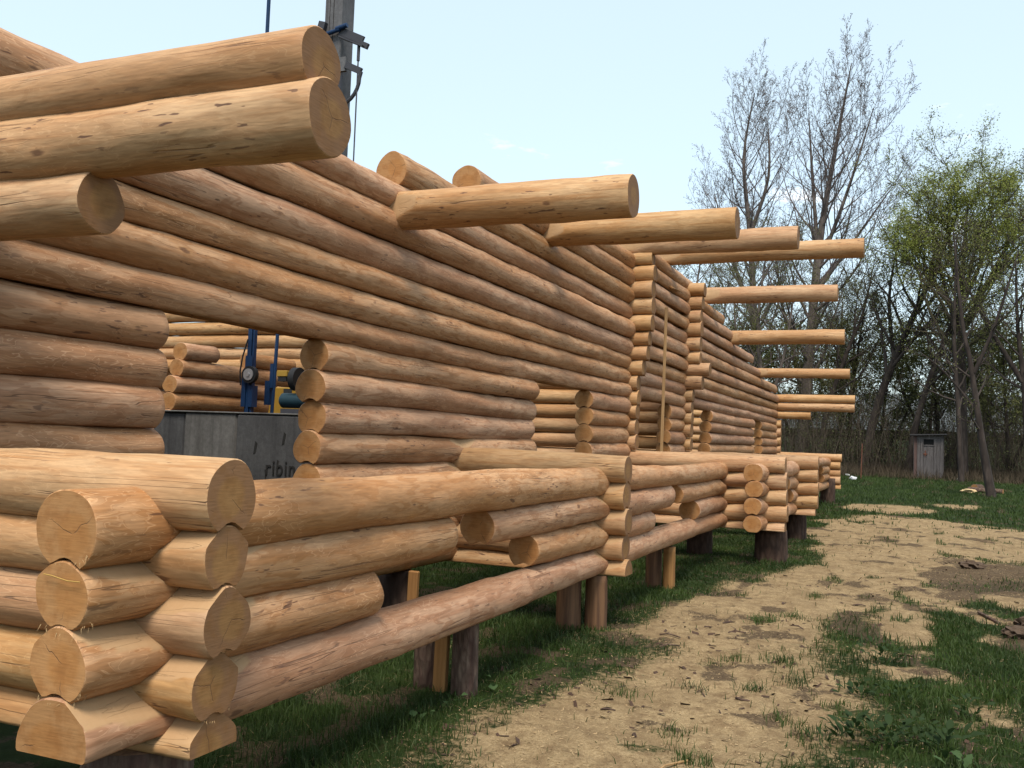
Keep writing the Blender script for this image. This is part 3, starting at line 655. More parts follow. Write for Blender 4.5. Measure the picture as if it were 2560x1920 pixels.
b = BM(); b.box((.15, -.06, 6.08), (.40, -.02, 6.16), Matrix.Rotation(.45, 3, 'Y')); b.box((.02, -.06, 5.68), (.06, -.01, 6.12), Matrix.Rotation(-.35, 3, 'Y')); b.box((-.10, -.05, 5.72), (.10, -.005, 6.06)); b.done('lower_bracket', M['steel'], co)
b = BM(); pts = [(.37 + .02 * math.cos(0), -.04, 6.06)] + [(.06 + .31 * math.cos(a), -.04, 5.99 + .33 * math.sin(a)) for a in np.linspace(0, -1.75, 9)]; b.path(pts, .024, 8); b.done('hooked_arm', M['steel'], co, smooth=True)
b = BM(); b.tube((.345, -.05, 6.40), (.345, -.05, 6.20), .02, n=8); b.tube((.345, -.05, 6.30), (.345, -.05, 1.5), .009, n=6); b.done('steel_cable', M['steel'], co)

# ------------------------------------------------------------------ outhouse, stake, litter, cut logs
oz = float(gz(0.5, 48)); oh = empty('outhouse', (0.5, 48.0, oz - .03)); tag(oh, 'weathered grey board outhouse with a sloping dark roof at the edge of the wood', 'outhouse')
b = BM(); b.box((-.21, .021, .06), (.21, .032, 1.49)); door = b.done('door', M['greyboard'], oh)
for i in range(9):
    x = -.62 + i * .138; w = .126; top = 1.93 + .012 * i
    b = BM(); b.box((x, -.012 + .012 * (i % 2), .04), (x + w, .02, top if not 3 <= i <= 5 else 1.50)); b.done('door_board' if 3 <= i <= 5 else 'front_board', M['redboard'] if i == 0 else M['greyboard'], door if 3 <= i <= 5 else oh)
for i in range(3, 6):
    x = -.62 + i * .138; b = BM(); b.box((x, -.004, 1.80), (x + .126, .02, 1.94 + .01 * i)); b.done('front_board', M['greyboard'], oh)
for i in range(7):
    for sx in (-.64, .62):
        b = BM(); b.box((sx, .02 + i * .16, .04), (sx + .02, .17 + i * .16, 1.93)); b.done('side_board', M['greyboard'], oh)
b = BM(); b.box((-.62, 1.15, .04), (.62, 1.17, 1.95)); b.done('back_wall', M['greyboard'], oh)
b = BM(); b.box((-.20, .03, 1.52), (.22, .04, 1.80)); b.done('opening', M['dark'], oh)  # near-black sheet: shade inside the gap put into its colour
b = BM(); b.box((-.24, -.03, 1.50), (.26, -.013, 1.55)); b.done('door_rail', M['greyboard'], door)
b = BM(); b.box((-.22, -.035, 1.10), (-.06, -.014, 1.15)); b.box((-.16, -.034, 1.02), (-.12, -.015, 1.28)); b.done('latch', M['rust'], door)
b = BM(); b.box((-.80, -.22, 1.99), (.76, 1.32, 2.04), Matrix.Rotation(-.045, 3, 'Y')); b.done('roof', M['roof'], oh)
def stand(name, mat, x, y, h, r, label, cat, lean=.02):
    z = float(gz(x, y)) - .05; b = BM(); b.tube((0, 0, 0), (lean * h, 0, h), r, r * .9, 7); return tag(b.done(name, mat, None, (x, y, z)), label, cat)
stand('iron_stake', M['rust'], -2.25, 45, 1.6, .022, 'thin rusty stake standing in the grass before the wood', 'stake')
def lump(name, x, y, s, mat, label, cat, seed, flat=.5, sub=2, group=None):
    bm = bmesh.new(); bmesh.ops.create_icosphere(bm, subdivisions=sub, radius=1.0); rng = random.Random(seed)
    for v in bm.verts: v.co *= 1 + rng.uniform(-.3, .3)
    me = bpy.data.meshes.new(name); bm.to_mesh(me); bm.free(); me.materials.append(mat)
    o = link(name, me, None, (x, y, float(ground_z(x, y)) + s * flat * .6)); o.scale = (s, s, s * flat); return tag(o, label, cat, group)
lump('crumpled_bag', -2.52, 44, .14, M['white'], 'crumpled white plastic bag lying left of the rusty stake', 'bag', 3, .7)
lump('paper_scrap', -2.95, 47, .10, M['white'], 'small white scrap in the dead grass beyond the bag', 'litter', 5)
lump('paper_scrap', 1.75, 47.6, .10, M['white'], 'pale scrap on the grass right of the outhouse', 'litter', 6)
def cut_log(x, y, L, r, rz, label, mats=None):
    me = log_mesh(L, r, r, SEED[0], mats or [M['bark'], M['endY']], .08, 18, None, None); SEED[0] += 1
    return tag(link('cut_log', me, None, (x, y, float(ground_z(x, y)) + r * .85), (0, 0, rz)), label, 'log')
cut_log(2.0, 40.2, .5, .14, R(60), 'short round log with a fresh orange end beside the dark tree')
cut_log(2.25, 40.6, .6, .12, R(110), 'dark cut log lying behind the short round log')
cut_log(2.9, 39.2, 1.2, .10, R(160), 'long grey branch wood lying right of the dark tree', [M['bark'], M['endX']])
lump('sawdust_heap', 1.75, 39.0, .28, plain('fresh_chips', (.5, .36, .19), .95), 'small pale heap of chips left of the cut logs', 'heap', 9, .35)

# ------------------------------------------------------------------ trees
def tubes(seg, sides):
    seg = np.asarray(seg, float)                  # x0 y0 z0 x1 y1 z1 r0 r1
    p = seg[:, 0:3]; q = seg[:, 3:6]; d = q - p; L = np.linalg.norm(d, axis=1, keepdims=True); d = d / np.maximum(L, 1e-6)
    ref = np.where(np.abs(d[:, 2:3]) < 0.9, np.array([[0, 0, 1.0]]), np.array([[1.0, 0, 0]]))
    u = np.cross(d, ref); u /= np.linalg.norm(u, axis=1, keepdims=True); v = np.cross(d, u)
    a = np.arange(sides) / sides * 2 * np.pi; ca = np.cos(a)[None, :, None]; sa = np.sin(a)[None, :, None]
    ring = ca * u[:, None, :] + sa * v[:, None, :]
    A = p[:, None, :] + ring * seg[:, 6][:, None, None]; B_ = q[:, None, :] + ring * seg[:, 7][:, None, None]
    V = np.concatenate([A, B_], 1).reshape(-1, 3); n = len(seg); base = (np.arange(n) * 2 * sides)[:, None]
    i = np.arange(sides)[None]; j = (i + 1) % sides
    F = np.stack([base + i, base + j, base + sides + j, base + sides + i], -1).reshape(-1, 4)
    return V, F
def seg_mesh(name, segs, mats):
    s = np.asarray(segs, float); big = s[:, 6] > .06; VV, FF, off = [], [], 0
    for part, sd in ((s[big], 8), (s[~big & (s[:, 6] > .022)], 5), (s[s[:, 6] <= .022], 3)):
        if len(part) == 0: continue
        V, F = tubes(part, sd); VV.append(V); FF.append(F + off); off += len(V)
    return np_mesh(name, np.vstack(VV), np.vstack(FF), mats)
def leaf_mesh(name, pts, size, rng, mat, squash=.45):
    P = np.asarray(pts, float); n = len(P)
    d = rng.normal(size=(n, 3)); d[:, 2] -= .2; d /= np.linalg.norm(d, axis=1, keepdims=True)
    e = np.cross(d, rng.normal(size=(n, 3))); e /= np.maximum(np.linalg.norm(e, axis=1, keepdims=True), 1e-6)
    s = size * rng.uniform(.6, 1.4, (n, 1))
    V = np.stack([P, P + d * s * .5 + e * s * squash * .5, P + d * s, P + d * s * .5 - e * s * squash * .5], 1).reshape(-1, 3)
    F = np.arange(4 * n).reshape(n, 4); return np_mesh(name, V, F, [mat], smooth=False)
class Tree:
    def __init__(s, seed): s.r = random.Random(seed); s.segs = []; s.tips = []
    def limb(s, p, d, L, r, lvl, spec):
        sp = spec[lvl]; n = sp.get('seg', 4); rn = s.r; last = lvl == len(spec) - 1
        pts = [(p, r)]; dd = Vector(d).normalized(); st = L / n; pos = Vector(p)
        for k in range(n):
            g_ = sp.get('gnarl', .18); dd = dd + Vector((rn.gauss(0, g_), rn.gauss(0, g_), rn.gauss(0, g_) + sp.get('up', .1))); dd.normalize()
            q = pos + dd * st; r2 = max(r * (1 - (k + 1) / n * sp.get('taper', .75)), spec[0].get('rmin', .010))
            s.segs.append((*pos, *q, pts[-1][1], r2)); pos = q; pts.append((q.copy(), r2))
        if last: s.tips += [x[0] for x in pts[1:]]; return
        s.kids(pts, lvl, spec, L)
    def kids(s, pts, lvl, spec, L):
        nx = spec[lvl + 1]; rn = s.r; m = nx['n'] * (L / spec[0].get('ref', 12.0) if lvl == 0 else 1); m = max(2, int(m)); n = len(pts) - 1
        if n < 1: return
        phi = rn.uniform(0, 6.28)
        for i in range(m):
            f = nx.get('from', .25) + (1 - nx.get('from', .25)) * (i + rn.random()) / m; f = min(f, .999); a = f * n; k = int(a)
            p0, r0 = pts[k]; p1, r1 = pts[k + 1]; t = a - k; p = Vector(p0).lerp(Vector(p1), t); r = r0 + (r1 - r0) * t
            par = (Vector(p1) - Vector(p0)).normalized(); phi += 2.4 + rn.uniform(-.5, .5)
            u = par.orthogonal().normalized(); v = par.cross(u); side = u * math.cos(phi) + v * math.sin(phi)
            an = R(nx.get('ang', 40) + rn.gauss(0, 8)); d = par * math.cos(an) + side * math.sin(an)
            ll = nx['len'] * (L if nx.get('rel', True) else 1) * rn.uniform(.7, 1.25) * (1 - nx.get('top', .55) * f)
            s.limb(p, d, ll, max(r * nx.get('rr', .55), spec[0].get('rmin', .010)), lvl + 1, spec)
    def trunk(s, path, spec):
        for (a, ra), (b, rb) in zip(path[:-1], path[1:]): s.segs.append((*a, *b, ra, rb))
        L = sum((Vector(b[0]) - Vector(a[0])).length for a, b in zip(path[:-1], path[1:])); s.kids([(Vector(p), r) for p, r in path], 0, spec, L)
def smooth_path(pts, radii, sub=4, seed=0):
    rn = random.Random(seed); out = []
    P = [Vector(p) for p in pts]
    for i in range(len(P) - 1):
        p0 = P[max(i - 1, 0)]; p1 = P[i]; p2 = P[i + 1]; p3 = P[min(i + 2, len(P) - 1)]
        for k in range(sub):
            t = k / sub; q = 0.5 * ((2 * p1) + (p2 - p0) * t + (2 * p0 - 5 * p1 + 4 * p2 - p3) * t * t + (-p0 + 3 * p1 - 3 * p2 + p3) * t ** 3)
            out.append((q, radii[i] + (radii[i + 1] - radii[i]) * t))
    out.append((P[-1], radii[-1])); return out
def make_tree(name, label, base, paths, spec, seed, bark='tree_bark', leaf=None, leaf_size=.1, leaf_n=1.0, group=None, spread=.1, crown_name='crown'):
    """paths: list of (points relative to base, radii): the first is the trunk, the rest are main limbs"""
    T = Tree(seed); tr = Tree(seed + 1)
    for k, (pts, rad) in enumerate(paths):
        pth = smooth_path(pts, rad, 4, seed + k)
        for (a, ra), (b, rb) in zip(pth[:-1], pth[1:]): tr.segs.append((*a, *b, ra, rb))
        L = sum((Vector(b[0]) - Vector(a[0])).length for a, b in zip(pth[:-1], pth[1:])); T.kids(pth, 0, spec, L)
    root = empty(name, base); tag(root, label, 'tree', group)
    link('trunk', seg_mesh('trunk', tr.segs, [M[bark]]), root)
    link(crown_name, seg_mesh('crown', T.segs, [M['twig2'] if leaf == 'willow' else M['twig_dark'] if bark == 'tree_bark2' else M['twig']]), root)
    if leaf:
        rng = np.random.RandomState(seed); P = np.array([tuple(p) for p in T.tips]); P = P[rng.rand(len(P)) < leaf_n] if leaf_n < 1 else np.repeat(P, int(leaf_n), 0); P = P + rng.normal(0, spread, P.shape)
        link('leaves' if leaf != 'catkin' else 'catkins', leaf_mesh('leaves', P, leaf_size, rng, M[leaf]), root)
    return root, T
def copy_tree(root, loc, rz, s, label):
    r = root.copy(); C.objects.link(r); r.location = loc; r.rotation_euler = (0, 0, rz); r.scale = (s, s, s); r['label'] = label
    for ch in root.children:
        c = ch.copy(); C.objects.link(c); c.parent = r
    return r
def leafmat(name, a, b):
    g = G(name); n = g.noise(g.coord(), 1.3, 3); c = g.mix(g.smooth(n, .35, .65), a, b); g.col(c); g.rough(.8)
    tr = g.n('BsdfTranslucent'); g.put(tr.inputs[0], c); ms = g.n('MixShader'); ms.inputs[0].default_value = .35
    g.t.links.new(g.b.outputs[0], ms.inputs[1]); g.t.links.new(tr.outputs[0], ms.inputs[2]); g.t.links.new(ms.outputs[0], g.out.inputs[0]); return g.m
M['catkin'] = plain('catkin', (.12, .10, .095), .9, bump=0)
M['willow'] = leafmat('spring_leaf', (.19, .22, .045), (.28, .31, .08))
M['bud'] = leafmat('bud_green', (.10, .108, .036), (.15, .155, .055))
M['undergreen'] = leafmat('understory_leaf', (.058, .060, .026), (.085, .090, .036))

poplar = [dict(rmin=.0075, ref=24.0), dict(n=46, len=7.2, rel=False, ang=50, up=.15, gnarl=.05, **{'from': .20}, seg=9, rr=.36, taper=.85, top=.62), dict(n=9, len=.36, ang=36, up=.09, gnarl=.08, seg=5, rr=.5, **{'from': .2}), dict(n=6, len=.40, ang=36, up=.05, gnarl=.14, seg=3, rr=.6, **{'from': .2}), dict(n=2, len=.5, ang=36, up=.04, gnarl=.15, seg=2, rr=.7)]
zA, zB = float(gz(-9.1, 62)), float(gz(-6.2, 58))
make_tree('poplar_tree', 'tall bare poplar with a narrow crown, left one of the pair behind the house', (-9.2, 62, zA - .2),
          [([(0, 0, 0), (-.4, 0, 8), (-.8, 0, 14), (-1.4, .3, 19.5), (-.8, .3, 23.8)], [.34, .24, .17, .10, .03]), ([(-.5, 0, 9), (-2.0, .6, 13), (-3.4, 1, 17.5)], [.16, .10, .03]), ([(-.8, 0, 14.5), (.3, -.4, 18), (.2, -.6, 21.5)], [.15, .09, .03])], poplar, 11, leaf='catkin', leaf_size=.085, leaf_n=.3)
make_tree('poplar_tree', 'taller bare poplar with a broad fan crown, right one of the pair', (-6.2, 58, zB - .2),
          [([(0, 0, 0), (.3, 0, 5.5), (.8, 0, 12.8), (1.5, .2, 18), (2.4, .2, 23.6)], [.40, .31, .21, .12, .03]), ([(.75, 0, 12.2), (.3, .5, 17), (0, .6, 21)], [.14, .085, .025]), ([(.8, 0, 11.5), (2.4, -.5, 16), (3.7, -.8, 20.5)], [.14, .085, .025]), ([(.6, 0, 10), (2.6, .4, 13), (4.6, .5, 16)], [.14, .08, .03])], poplar, 23, leaf='catkin', leaf_size=.085, leaf_n=.3)
bush_spec = [dict(rmin=.010, ref=7.0), dict(n=13, len=.45, ang=48, up=.05, gnarl=.14, **{'from': .35}, seg=7, rr=.55, top=.3), dict(n=8, len=.46, ang=42, up=.0, gnarl=.2, seg=4, rr=.55), dict(n=6, len=.42, ang=42, up=-.02, gnarl=.22, seg=3, rr=.6), dict(n=3, len=.5, ang=45, up=-.04, gnarl=.2, seg=2, rr=.7)]
make_tree('willow_tree', 'willow with a rounded crown of fresh yellow green leaves at right', (2.0, 50, float(gz(2, 50)) - .1),
          [([(0, 0, 0), (-.1, 0, 5), (-.15, 0, 8.5), (.1, 0, 13.2)], [.26, .20, .14, .03]), ([(-.12, 0, 6.5), (-1.0, .3, 9.8), (-1.5, .4, 12.8)], [.12, .08, .03]), ([(-.12, 0, 7), (1.4, -.3, 10.2), (2.6, -.4, 12.6)], [.12, .08, .03]), ([(-.1, 0, 8.2), (.9, .2, 11.0), (1.2, .3, 13.6)], [.11, .07, .03]), ([(-.1, 0, 8.2), (-.7, .2, 11.4), (-.6, .3, 14.0)], [.11, .07, .03]), ([(-.12, 0, 7.5), (-1.6, -.2, 9.9), (-2.3, -.3, 11.6)], [.09, .06, .02]), ([(-.12, 0, 7.8), (1.9, .3, 10.6), (3.2, .4, 12.0)], [.09, .06, .02])],
          bush_spec, 37, bark='tree_bark2', leaf='willow', leaf_size=.085, leaf_n=3, spread=.22)
wood_spec = [dict(rmin=.010), dict(n=18, len=.42, ang=46, up=.06, gnarl=.13, **{'from': .30}, seg=7, rr=.5, top=.35), dict(n=7, len=.45, ang=42, up=.04, gnarl=.18, seg=4, rr=.55), dict(n=4, len=.42, ang=42, up=.02, gnarl=.2, seg=3, rr=.6), dict(n=3, len=.5, ang=42, up=0, gnarl=.2, seg=2, rr=.7)]
t1, _ = make_tree('bare_tree', 'dark forked tree nearest the camera, its bent trunk foot in the grass', (2.40, 37, float(gz(2.4, 37)) - .1),
          [([(0, 0, 0), (-.34, 0, 2.1), (-.53, .1, 3.5), (-.73, .1, 4.9)], [.17, .115, .10, .085]), ([(-.73, .1, 4.9), (-1.0, .1, 6.3), (-1.3, .1, 9.5)], [.085, .065, .02]), ([(-.58, .1, 4.4), (.06, 0, 6.1), (.75, -.1, 8.6)], [.075, .06, .02]), ([(-.45, .1, 3.0), (-1.5, .3, 4.4), (-2.4, .4, 5.2)], [.05, .035, .012])],
          [dict(rmin=.008), dict(n=11, len=.36, ang=50, up=.02, gnarl=.15, **{'from': .3}, seg=6, rr=.45, top=.3), dict(n=6, len=.45, ang=44, up=0, gnarl=.2, seg=4, rr=.55), dict(n=4, len=.45, ang=44, up=0, gnarl=.22, seg=3, rr=.6)], 51, bark='tree_bark2', leaf='bud', leaf_size=.06)
t2, _ = make_tree('bare_tree', 'slim straight dark tree standing left of the dark forked tree', (1.80, 46, float(gz(1.8, 46)) - .1), [([(0, 0, 0), (-.15, 0, 3.0), (-.35, 0, 6.3), (-.3, 0, 11)], [.13, .10, .08, .02])], [wood_spec[0], dict(wood_spec[1], n=16, len=.26), *wood_spec[2:4]], 53, bark='tree_bark2', leaf='bud', leaf_size=.07)
t3, _ = make_tree('bare_tree', 'thick tree leaning right across the wood, left of the outhouse', (-2.6, 52, float(gz(-2.6, 52)) - .2), [([(0, 0, 0), (.85, 0, 3.9), (2.1, 0, 7.4), (3.4, .2, 10.6), (4.6, .2, 14)], [.24, .2, .16, .11, .03]), ([(1.5, 0, 5.8), (1.2, .4, 9), (1.6, .5, 12)], [.12, .08, .02])], wood_spec, 57, bark='tree_bark2', leaf='bud', leaf_size=.085, leaf_n=2, spread=.16)
t4, _ = make_tree('bare_tree', 'slimmer tree leaning right just behind the outhouse', (-.45, 51, float(gz(-.4, 51)) - .2), [([(0, 0, 0), (.5, 0, 3.1), (1.6, 0, 6.7), (2.5, 0, 9), (3.2, 0, 12.5)], [.19, .15, .12, .08, .02])], wood_spec, 59, bark='tree_bark2', leaf='bud', leaf_size=.085, leaf_n=2, spread=.16)
t5, _ = make_tree('bare_tree', 'bare tree with crossing limbs at the right border of the photograph', (4.5, 47, float(gz(4.5, 47)) - .2), [([(0, 0, 0), (-.2, 0, 4), (-.5, 0, 7), (-.6, 0, 10)], [.17, .13, .08, .03]), ([(-.3, 0, 4.6), (-1.8, .2, 7.4), (-3.0, .3, 10)], [.12, .08, .02])], wood_spec, 61, bark='tree_bark2', leaf='bud', leaf_size=.085, leaf_n=2, spread=.16)
t6, _ = make_tree('bare_tree', 'twiggy tree with many upright stems between the two poplars', (-8.0, 54, float(gz(-8, 54)) - .2), [([(0, 0, 0), (.1, 0, 4), (-.2, 0, 8), (.2, 0, 12)], [.18, .14, .1, .03]), ([(0, 0, 2), (1.2, 0, 6), (1.8, 0, 10.5)], [.12, .09, .02]), ([(0, 0, 2), (-1.2, 0, 6), (-1.6, 0, 10)], [.12, .09, .02])], wood_spec, 63, leaf='bud', leaf_size=.085, leaf_n=2, spread=.16)
bush, _ = make_tree('leafy_bush', 'spring green bush in the wood left of the outhouse', (-2.0, 57, float(gz(-2, 57)) - .2), [([(0, 0, 0), (.2, 0, 2.4), (.5, 0, 6)], [.10, .08, .02]), ([(0, 0, .3), (1.4, 0, 3), (2.2, 0, 5.6)], [.09, .06, .02]), ([(0, 0, .3), (-1.3, 0, 2.8), (-2.0, 0, 5.2)], [.09, .06, .02])], [dict(rmin=.009, ref=7.0), dict(bush_spec[1], n=12), *bush_spec[2:4]], 71, bark='tree_bark2', leaf='bud', leaf_size=.13, leaf_n=3, spread=.22)
more = [(-6.6, 60, bush, 1.0, 1.25, 'spring green bush at the foot of the right poplar'), (4.2, 53, bush, 2.2, 1.1, 'spring green bush behind the right border tree'), (1.2, 56, bush, 3.0, 1.2, 'spring green bush behind the outhouse'), (-10.5, 57, bush, 4.0, 1.2, 'spring green bush at the foot of the left poplar'), (-12.5, 58, t6, .3, 1.05, 'twiggy tree partly hidden behind the gable purlins'), (-4.4, 63, t6, 1.7, .85, 'twiggy tree behind the right poplar'), 
        (.6, 60, t5, 3.9, .72, 'bare tree behind the willow'), (3.4, 57, t6, 4.4, .70, 'twiggy tree behind the right border tree'),
        (-5.0, 54.5, t4, .4, .95, 'slim leaning tree in front of the right poplar foot'), (-15.5, 64, t5, 1.1, 1.1, 'bare tree far left behind the gable'), (-6.8, 68, t4, 4.1, 1.15, 'slim tree deep between the poplars'), (-3.6, 58.5, t5, 2.0, .9, 'bare tree right of the right poplar foot')]
for x, y, src, rz, s, lab in more: copy_tree(src, (x, y, float(gz(x, y)) - .2), rz, s, lab)

# undergrowth along the edge of the wood: bare shoots and saplings nobody could count
ur = np.random.RandomState(5); n = 2700
ux = ur.uniform(-17, 12, n); uy = 49.5 + ur.rand(n) ** 1.3 * 22 + .10 * np.abs(ux); ok = ~((np.abs(ux - .5) < 1.1) & (uy < 51.5)); ux, uy = ux[ok], uy[ok]; n = len(ux)
uz = gz(ux, uy); hgt = ur.gamma(4, .72, n) * (.7 + .6 * fbm(ux * .3, uy * .3, 71)) + .4
segs = []; tips = []
for i in range(n):
    p = Vector((ux[i], uy[i], uz[i])); d = Vector((ur.normal(0, .13), ur.normal(0, .13), 1)).normalized(); h = hgt[i]; r = .006 + .0022 * h
    for k in range(3):
        d = (d + Vector((ur.normal(0, .16), ur.normal(0, .16), .1))).normalized(); q = p + d * h / 3; segs.append((*p, *q, r * (1 - k * .25), r * (1 - (k + 1) * .25)))
        for _ in range(2):
            e = (d + Vector((ur.normal(0, .7), ur.normal(0, .7), ur.normal(0, .3)))).normalized(); w = p.lerp(q, ur.rand()); x2 = w + e * h * ur.uniform(.12, .3); segs.append((*w, *x2, .006, .003)); tips.append(tuple(x2)); tips.append(tuple(w.lerp(x2, .6)))
        p = q
tag(link('undergrowth', seg_mesh('undergrowth', segs, [plain('shoot_bark', (.060, .046, .034), .95, bump=0)])), 'tangle of bare brown shoots along the edge of the wood', 'undergrowth', kind='stuff')
tp = np.array(tips); tp = np.repeat(tp, 3, 0) + ur.normal(0, .16, (len(tp) * 3, 3))
tag(link('undergrowth_leaves', leaf_mesh('undergrowth_leaves', tp, .08, ur, M['undergreen'])), 'thin haze of young leaves on the shoots below the trees', 'foliage', kind='stuff')
# dead grass and leaf litter at the foot of the wood
n = 16000; dx = ur.uniform(-16, 12, n); dy = 45.5 + ur.rand(n) * 9 + 1.2 * fbm(dx * .5, dx * 0, 77); dz = gz(dx, dy); s = ur.uniform(.12, .55, n); a = ur.rand(n) * 6.28
V = np.stack([np.stack([dx - .02 * np.cos(a), dy - .02 * np.sin(a), dz], -1), np.stack([dx + .02 * np.cos(a), dy + .02 * np.sin(a), dz], -1), np.stack([dx + ur.normal(0, .14, n), dy + ur.normal(0, .14, n), dz + s], -1)], 1).reshape(-1, 3)
tag(link('dead_grass', np_mesh('dead_grass', V, np.arange(3 * n).reshape(n, 3), [leafmat('dead_grass', (.062, .046, .030), (.10, .075, .048))], smooth=False)), 'dry brown grass at the foot of the wood', 'grass', kind='stuff')

# ------------------------------------------------------------------ grass
def blades(name, x, y, h, w, mat, seed, lean=.45):
    rng = np.random.RandomState(seed); n = len(x); z = ground_z(x, y) - .008
    a = rng.rand(n) * 6.283; b = rng.rand(n) * 6.283; ln = rng.gamma(2, lean / 2, n) * h
    dx, dy = np.cos(a) * w * .5, np.sin(a) * w * .5; lx, ly = np.cos(b) * ln, np.sin(b) * ln
    p0 = np.stack([x - dx, y - dy, z], -1); p1 = np.stack([x + dx, y + dy, z], -1)
    m0 = np.stack([x - dx * .7 + lx * .35, y - dy * .7 + ly * .35, z + h * .6], -1); m1 = np.stack([x + dx * .7 + lx * .35, y + dy * .7 + ly * .35, z + h * .6], -1)
    tp = np.stack([x + lx, y + ly, z + h * rng.uniform(.75, 1, n)], -1)
    V = np.stack([p0, p1, m1, m0, tp], 1).reshape(-1, 3); k = (np.arange(n) * 5)[:, None]
    me = np_mesh(name, V, [k + np.array([[0, 1, 2, 3]]), k + np.array([[3, 2, 4]])], [mat], smooth=False); return me
def grassmat(name, a, b, c):
    g = G(name); p = g.coord(); n = g.noise(p, 1.1, 3); n2 = g.noise(p, 40, 2)
    col = g.mix(g.smooth(n, .35, .65), a, b); col = g.mix(g.math('MULTIPLY', g.smooth(n2, .55, .7), .6), col, c); g.col(col); g.rough(.6)
    tr = g.n('BsdfTranslucent'); g.put(tr.inputs[0], col); ms = g.n('MixShader'); ms.inputs[0].default_value = .3
    g.t.links.new(g.b.outputs[0], ms.inputs[1]); g.t.links.new(tr.outputs[0], ms.inputs[2]); g.t.links.new(ms.outputs[0], g.out.inputs[0]); return g.m
M['grass'] = grassmat('grass', (.022, .043, .009), (.043, .074, .014), (.085, .090, .030))
gr = np.random.RandomState(12)
def scatter(n, x0, x1, y0, y1, power=1.0):
    return gr.uniform(x0, x1, n), y0 + (y1 - y0) * gr.rand(n) ** power
def in_view(x, y):
    return (x > -y * .62 - 1.2) & (x < y * .14 + .8)
X, Y = scatter(330000, -7, 4.5, 3.4, 24, 1.45)
s_ = sawdust(X, Y); d_ = soil(X, Y); keep = in_view(X, Y) & (gr.rand(len(X)) < np.clip(1 - 1.35 * s_, .006, 1) * (1 - .75 * d_)); X, Y = X[keep], Y[keep]
hh = (.022 + .056 * fbm(X * 1.3, Y * 1.3, 81) ** 1.5 + .02 * gr.rand(len(X))) * (1 + .35 * (fbm(X * .7, Y * .7, 82) > .52)) * gr.uniform(.6, 1.3, len(X))
tag(link('grass', blades('grass', X, Y, hh, .0035 + .00055 * Y, M['grass'], 13)), 'short green grass around the house and along the sawdust path', 'grass', kind='stuff')
X, Y = scatter(62000, -9, 9, 22, 52); s_ = sawdust(X, Y); keep = in_view(X, Y) & (gr.rand(len(X)) < 1 - .97 * s_); X, Y = X[keep], Y[keep]
tag(link('meadow_grass', blades('meadow_grass', X, Y, gr.uniform(.05, .13, len(X)), .022, M['grass'], 14)), 'green grass of the field between the house and the wood', 'grass', kind='stuff')
X, Y = scatter(60000, -4, 4.5, 3.6, 20, 1.4); s_ = sawdust(X, Y); keep = in_view(X, Y) & (gr.rand(len(X)) < (.25 + .55 * s_ * (1 - s_) * 4) * (fbm(X * 1.5, Y * 1.5, 88) > .45)); X, Y = X[keep], Y[keep]
tag(link('dry_straw', blades('dry_straw', X, Y, gr.uniform(.015, .05, len(X)), .004, leafmat('dry_straw', (.20, .145, .075), (.30, .225, .12)), 19, 2.6)), 'flattened dry straw and dead blades along the edges of the path', 'straw', kind='stuff')
# shavings and bark bits strewn over the sawdust
n = 34000; X, Y = scatter(n, -2.6, 4, 3.6, 17, 1.5); keep = in_view(X, Y) & (gr.rand(n) < .12 + sawdust(X, Y)); X, Y = X[keep], Y[keep]; n = len(X)
def chips(name, X, Y, L, Wd, mat, seed):
    rng = np.random.RandomState(seed); n = len(X); a = rng.rand(n) * 6.283; z = ground_z(X, Y) + .003 + .006 * rng.rand(n)
    u = np.stack([np.cos(a) * L, np.sin(a) * L, rng.normal(0, .25, n) * L], -1); v = np.stack([-np.sin(a) * Wd, np.cos(a) * Wd, rng.normal(0, .4, n) * Wd], -1); p = np.stack([X, Y, z], -1)
    V = np.stack([p - u - v * .6, p + u * .8 - v, p + u + v * .5, p - u * .7 + v], 1).reshape(-1, 3); return np_mesh(name, V, np.arange(4 * n).reshape(n, 4), [mat], smooth=False)
tag(link('wood_shavings', chips('wood_shavings', X, Y, gr.uniform(.003, .011, n), gr.uniform(.0015, .004, n), plain('shaving', (.29, .205, .11), .9, 0, .35, 60, 0), 15)), 'pale curled shavings strewn over the sawdust path', 'shavings', kind='stuff')
n = 2600; X, Y = scatter(n, -2.6, 4, 3.6, 17, 1.4); keep = in_view(X, Y) & (fbm(X * 1.7, Y * 1.2, 91) > .47); X, Y = X[keep], Y[keep]; n = len(X)
tag(link('bark_bits', chips('bark_bits', X, Y, gr.uniform(.008, .045, n), gr.uniform(.003, .014, n), plain('bark_bit', (.055, .032, .022), .95, 0, .4, 40, 0), 16)), 'dark bark crumbs scattered on the path', 'bark', kind='stuff')
# larger sticks, one by one
for i, (x, y, L, rz, lab) in enumerate(((-1.15, 4.62, .30, 1.25, 'thin pale straw stick at the bottom edge of the sawdust'), (-1.85, 7.55, .16, .5, 'brown bark strip on the sawdust below the terrace'), (-1.95, 7.95, .20, -.3, 'longer brown bark strip near the paired posts'), (-1.45, 8.3, .14, .2, 'small bark stick in the middle of the path'), (-.9, 8.9, .13, 2.6, 'dark stick at the right side of the path'), (.75, 10.4, .55, 1.9, 'grey crooked branch at the right on bare soil'), (1.15, 9.7, .45, .4, 'brown branch on the soil heap at the right'))):
    b = BM(); r = .006 + .004 * (i > 4) * 3; pts = [(0, 0, 0), (L * .4, .03 * L, .02), (L, -.05 * L, .01)]; b.path(pts, r, 6)
    tag(b.done('stick', M['batten'] if i == 0 else M['bark'], None, (x, y, float(ground_z(x, y)) + .012), rot=(0, 0, rz)), lab, 'stick')

